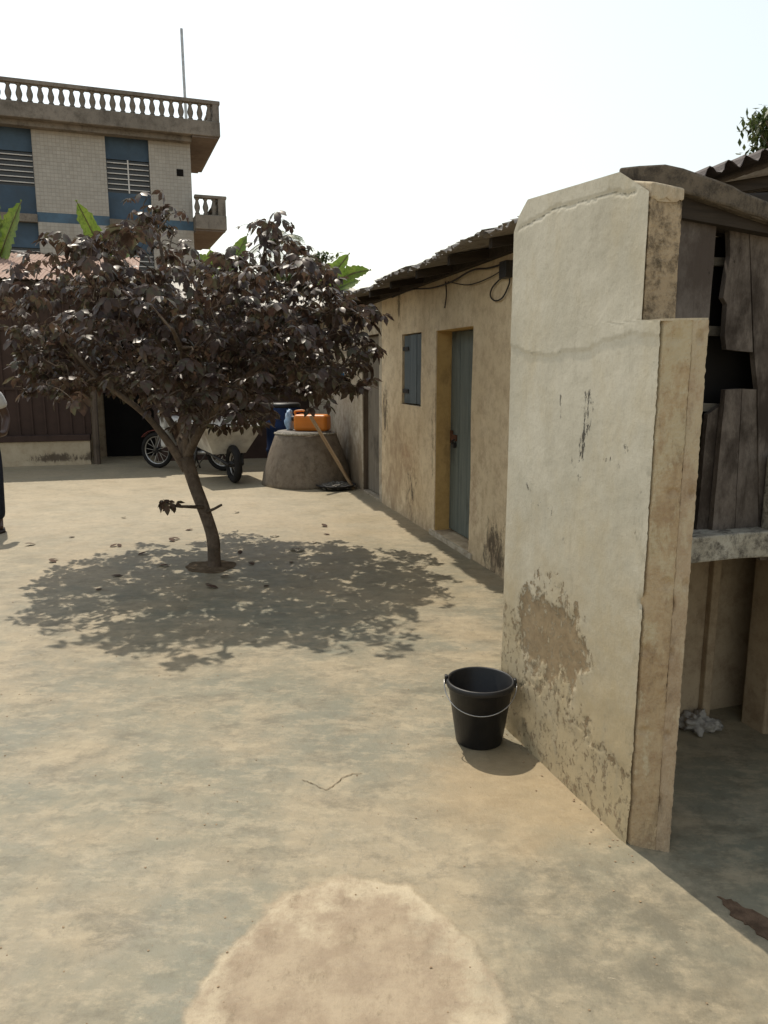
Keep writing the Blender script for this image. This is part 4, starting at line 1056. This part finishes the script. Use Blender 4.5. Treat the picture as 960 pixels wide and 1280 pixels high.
# local +x = rearwards
wheel(mbk, (0, 0, .29), (0, 1, 0), .29, .035, 'front_wheel'); wheel(mbk, (1.2, 0, .29), (0, 1, 0), .29, .04, 'rear_wheel')
for s_ in (-.07, .07): MB().tube([(0, s_, .29), (.20, s_, .80), (.24, s_, .95)], .02, 8).build('fork_leg', M['chrome'], mbk, True)
m_ = MB(); vs_ = []
for i in range(9):
    a = R(40+i*14); 
    for s_ in (-.05, .05): vs_.append((-.33*math.cos(a)*-1*-1, s_, .29+.33*math.sin(a)))
m_.add(vs_, [(2*i, 2*i+1, 2*i+3, 2*i+2) for i in range(8)]); o_ = m_.build('front_fender', M['redpanel'], mbk); sm = o_.modifiers.new('thick', 'SOLIDIFY'); sm.thickness = .006
MB().tube([(.2, 0, .82), (.38, 0, .45), (.75, 0, .38), (1.2, 0, .32)], .03, 8).build('frame', M['darkmetal'], mbk, True)
MB().box((.45, -.11, .25), (.78, .11, .50)).build('engine', M['darkmetal'], mbk, bevel=.03)
MB().prism([(.28, -.14), (.66, -.16), (.66, .16), (.28, .14)], lambda x, y: .62-.10*(x-.28), lambda x, y: .86-.25*(x-.28)).build('fuel_tank', M['whitepanel'], mbk, bevel=.05)
MB().prism([(.20, -.20), (.30, -.21), (.30, .21), (.20, .20)], .36, .84).build('leg_shield', M['whitepanel'], mbk, bevel=.03)
MB().prism([(.64, -.12), (1.30, -.11), (1.30, .11), (.64, .12)], .70, lambda x, y: .80+.03*(x-.64)).build('seat', M['blackrubber'], mbk, bevel=.035)
MB().prism([(.70, -.13), (1.32, -.10), (1.32, .10), (.70, .13)], lambda x, y: .50+.12*(x-.7), .699).build('side_panel', M['whitepanel'], mbk, bevel=.03)
MB().tube([(.26, -.36, 1.0), (.28, -.2, .98), (.24, 0, .95), (.28, .2, .98), (.26, .36, 1.0)], .015, 8).build('handlebar', M['darkmetal'], mbk, True)
MB().lathe([(.05, 0), (.085, .06), (.09, .1), (.0005, .12)], 16).build('headlight', M['chrome'], mbk, True).matrix_local = Matrix.Translation((.2, 0, .88)) @ Matrix.Rotation(R(-90), 4, 'Y')
MB().tube([(.7, -.13, .28), (1.35, -.15, .33)], [.03, .04], 10).build('exhaust', M['chrome'], mbk, True)
for s_ in (-1, 1): MB().tube([(.62, s_*.08, .30), (.66, s_*.2, .0)], .014, 6).build('stand_leg', M['darkmetal'], mbk)
MB().tube([(.24, -.3, .99), (.22, -.36, 1.15)], .006, 5).lathe([(.045, 1.14), (.05, 1.16), (.045, 1.21)], 12, (.21, -.38, 0)).build('mirror', M['darkmetal'], mbk)
cw = G(290, 606)
hc = empty('handcart', RZ((cw.x, cw.y+.18, 0), R(-62)), 'grey sheet metal handcart on rubber tyre parked behind the tree trunk', 'handcart')
# local +x points to the wheel end (towards the viewer), handles at -x
wheel(hc, (0, 0, .27), (0, 1, 0), .27, .055, 'wheel', 10)
tv = [(-1.05, -.30, .46), (-.18, -.24, .40), (-.18, .24, .40), (-1.05, .30, .46), (-1.25, -.46, .86), (.06, -.44, .80), (.06, .44, .80), (-1.25, .46, .86)]
o_ = MB().add(tv, [(0, 3, 2, 1), (0, 1, 5, 4), (1, 2, 6, 5), (2, 3, 7, 6), (3, 0, 4, 7)]).build('tray', M['greytray'], hc); sm = o_.modifiers.new('thick', 'SOLIDIFY'); sm.thickness = .012
for s_ in (-1, 1):
    MB().tube([(.08, s_*.10, .27), (-.3, s_*.22, .38), (-1.2, s_*.30, .50), (-1.75, s_*.33, .74)], .022, 8).build('handle', M['darkmetal'], hc, True)
    MB().tube([(-.85, s_*.29, .46), (-.95, s_*.36, .0)], .02, 8).build('leg', M['darkmetal'], hc, True)
    MB().tube([(-.45, s_*.25, .40), (-.93, s_*.34, .08)], .012, 6).build('brace', M['darkmetal'], hc, True)
MB().tube([(0, -.13, .27), (0, .13, .27)], .018, 8).build('axle', M['darkmetal'], hc)
# cloths hanging over the cart edge
def drape(p, wd, h, seed):
    vs_ = []; n, k = 14, 10
    for i in range(k+1):
        for j in range(n+1):
            t = j/n; vs_.append((wd*(t-.5)*(1-.1*i/k), .035*math.sin(t*9+seed)*(.3+i/k)+.02*mn.noise(Vector((t*4, i*.4, seed))), -h*i/k+.03*mn.noise(Vector((t*3, seed, 1)))*(i/k)))
    return MB().add(vs_, [(i*(n+1)+j, i*(n+1)+j+1, (i+1)*(n+1)+j+1, (i+1)*(n+1)+j) for i in range(k) for j in range(n)])

# ------------------------------------------------------------------ person at the left edge
pf = G(-14, 664)
pe = empty('person', RZ((pf.x, pf.y, 0), R(-65)), 'person in white t-shirt and dark trousers standing with a bent arm near the tree shade', 'person')
def skin(name, verts, edges, mat, par, sub=2):
    me = bpy.data.meshes.new(name); me.from_pydata([v[0] for v in verts], edges, []); me.materials.append(mat)
    o_ = obj(name, me, par); s_ = o_.modifiers.new('skin', 'SKIN'); s_.use_smooth_shade = True
    for i, v in enumerate(verts):
        sv = me.skin_vertices[0].data[i]; r_ = v[1]; sv.radius = r_ if isinstance(r_, tuple) else (r_, r_); sv.use_root = (i == 0)
    ss = o_.modifiers.new('sub', 'SUBSURF'); ss.levels = sub; ss.render_levels = sub
    return o_
# body frame: +x forwards, +y to the person's left
V = [((0, 0, .92), (.12, .14)), ((0, 0, 1.08), (.10, .125)), ((.01, 0, 1.25), (.11, .15)), ((0, 0, 1.38), (.08, .11)), ((.0, 0, 1.46), .052), ((.015, 0, 1.53), .055), ((.02, 0, 1.60), (.085, .07)), ((.01, 0, 1.68), (.075, .065)),
     ((0, .17, 1.36), .055), ((-.03, .25, 1.12), .042), ((.13, .22, .98), .035), ((.21, .17, .97), .026),
     ((0, -.17, 1.36), .055), ((-.02, -.23, 1.10), .042), ((.06, -.23, .86), .033), ((.08, -.23, .80), .026),
     ((.01, .09, .84), .085), ((.05, .10, .48), .058), ((-.02, .10, .09), .040), ((.11, .11, .035), .030),
     ((0, -.09, .84), .085), ((-.03, -.10, .48), .058), ((-.12, -.10, .09), .040), ((.01, -.11, .035), .030)]
Eg = [(0,1),(1,2),(2,3),(3,4),(4,5),(5,6),(6,7),(3,8),(8,9),(9,10),(10,11),(3,12),(12,13),(13,14),(14,15),(0,16),(16,17),(17,18),(18,19),(0,20),(20,21),(21,22),(22,23)]
# fingers: five short chains rooted in each palm
def fingers(base, root_i, dirv, side, thumb):
    b = Vector(base); d_ = Vector(dirv).normalized(); s_ = Vector(side).normalized(); dn = d_.cross(s_).normalized()
    for k in range(4):
        L = (.062, .072, .068, .052)[k]; o0 = b+d_*.045+s_*(.027-.018*k)
        i0 = len(V); V.append((tuple(o0), .0105)); V.append((tuple(o0+d_*L*.5+dn*.008), .009)); V.append((tuple(o0+d_*L*.85+dn*.03), .0075))
        Eg.extend([(root_i, i0), (i0, i0+1), (i0+1, i0+2)])
    o0 = b+d_*.015+s_*.035*thumb; i0 = len(V); V.append((tuple(o0), .0115)); V.append((tuple(o0+d_*.03+s_*.02*thumb+dn*.012), .0095)); Eg.extend([(root_i, i0), (i0, i0+1)])
fingers((.21, .17, .97), 11, (.8, -.55, -.1), (.1, .2, 1), 1)
fingers((.08, -.23, .80), 15, (.15, 0, -1), (1, 0, .1), 1)
skin('body', V, Eg, M['skin'], pe)
skin('t_shirt', [((0, 0, .90), (.135, .165)), ((0, 0, 1.08), (.118, .148)), ((.01, 0, 1.25), (.128, .168)), ((0, 0, 1.37), (.095, .13)), ((0, 0, 1.425), (.07, .075)),
                 ((0, .17, 1.36), .072), ((-.018, .222, 1.20), .068), ((0, -.17, 1.36), .072), ((-.012, -.212, 1.20), .068)], [(0,1),(1,2),(2,3),(3,4),(3,5),(5,6),(3,7),(7,8)], M['tshirt'], pe)
skin('trousers', [((0, 0, .95), (.128, .15)), ((0, 0, .88), (.13, .155)), ((.01, .09, .80), .105), ((.05, .10, .48), .082), ((-.02, .10, .10), .068), ((0, -.09, .80), .105), ((-.03, -.10, .48), .082), ((-.12, -.10, .10), .068)],
     [(0,1),(1,2),(2,3),(3,4),(1,5),(5,6),(6,7)], M['jeans'], pe)
skin('hair', [((.0, 0, 1.66), (.09, .08)), ((-.01, 0, 1.725), (.07, .06))], [(0, 1)], M['hair'], pe)
nose = MB().lathe([(.016, 0), (.012, .03), (.004, .05)], 8, (.105, 0, 1.585)); nose.build('nose', M['skin'], pe, True)
for s_ in (-1, 1):
    v_, f_ = blob((.088, s_*.032, 1.625), (.012, .014, .009), 1, 10, 8, 0, 1.5); MB().add(v_, f_).build('eye', M['whitebar'], pe, True)
    v_, f_ = blob((.01, s_*.078, 1.61), (.02, .009, .032), 2, 10, 8, 0, 1.5); MB().add(v_, f_).build('ear', M['skin'], pe, True)
MB().tube([(.098, -.022, 1.552), (.105, 0, 1.550), (.098, .022, 1.552)], .007, 6).build('mouth', M['redpanel'], pe, True)
for (x, y_) in ((.06, .105), (-.05, -.105)):
    MB().prism([(x-.12, y_-.04), (x+.08, y_-.05), (x+.14, y_), (x+.08, y_+.05), (x-.12, y_+.04)], 0, .022).build('sandal', M['sandal'], pe, bevel=.006)

# ------------------------------------------------------------------ fallen leaves
pts = [(158,648),(212,675),(243,662),(185,692),(148,682),(119,739),(29,683),(343,672),(403,668),(390,680),(367,690),(363,705),(293,642),(60,702),(85,673),(287,723),(198,709),(137,721),(300,690),(255,735),(330,735),(402,657),(310,705)]
dl = []
for k in range(3):
    vs_, fs_ = palmate((1, 2, 1)[k], 20+k, .11)
    lift = min(v.z for v in [Vector(q) for q in vs_]); dl.append(MB().add([(v[0], v[1], (v[2]-lift)*.3+.004) for v in vs_], fs_).mesh('fallen_leaf', M['dryleaf'], False, False))
for i, (u, v) in enumerate(pts):
    g = G(u, v); o_ = obj('fallen_leaf', dl[i % 3]); o_.matrix_world = RZ((g.x, g.y, .0), rng.uniform(0, 6.28)) @ Matrix.Scale(rng.uniform(.7, 1.15), 4)
    tag(o_, 'dry brown leaf fallen on the pale floor around the tree', 'leaf', 'fallen leaves around the tree')

# grit and plaster crumbs lying on the floor
gm = MB(); rg = random.Random(31)
for i in range(560):
    if i < 40: P = HF.p+HF.ey*rg.uniform(-.1, 1.0)-HF.ex*(.005+abs(rg.gauss(0, .05))); q_ = rg.uniform(.001, .0035)
    else: P = Vector((rg.uniform(-2.6, 1.0), 1.0+5*rg.random()**1.5, 0)); q_ = rg.uniform(.0008, .003)
    gm.box((P.x-q_, P.y-q_*.8, -.001), (P.x+q_, P.y+q_*.8, q_*.9), q_*.35)
tag(gm.build('grit', M['earth']), 'fine grit and plaster crumbs scattered on the courtyard floor', 'grit', kind='stuff')
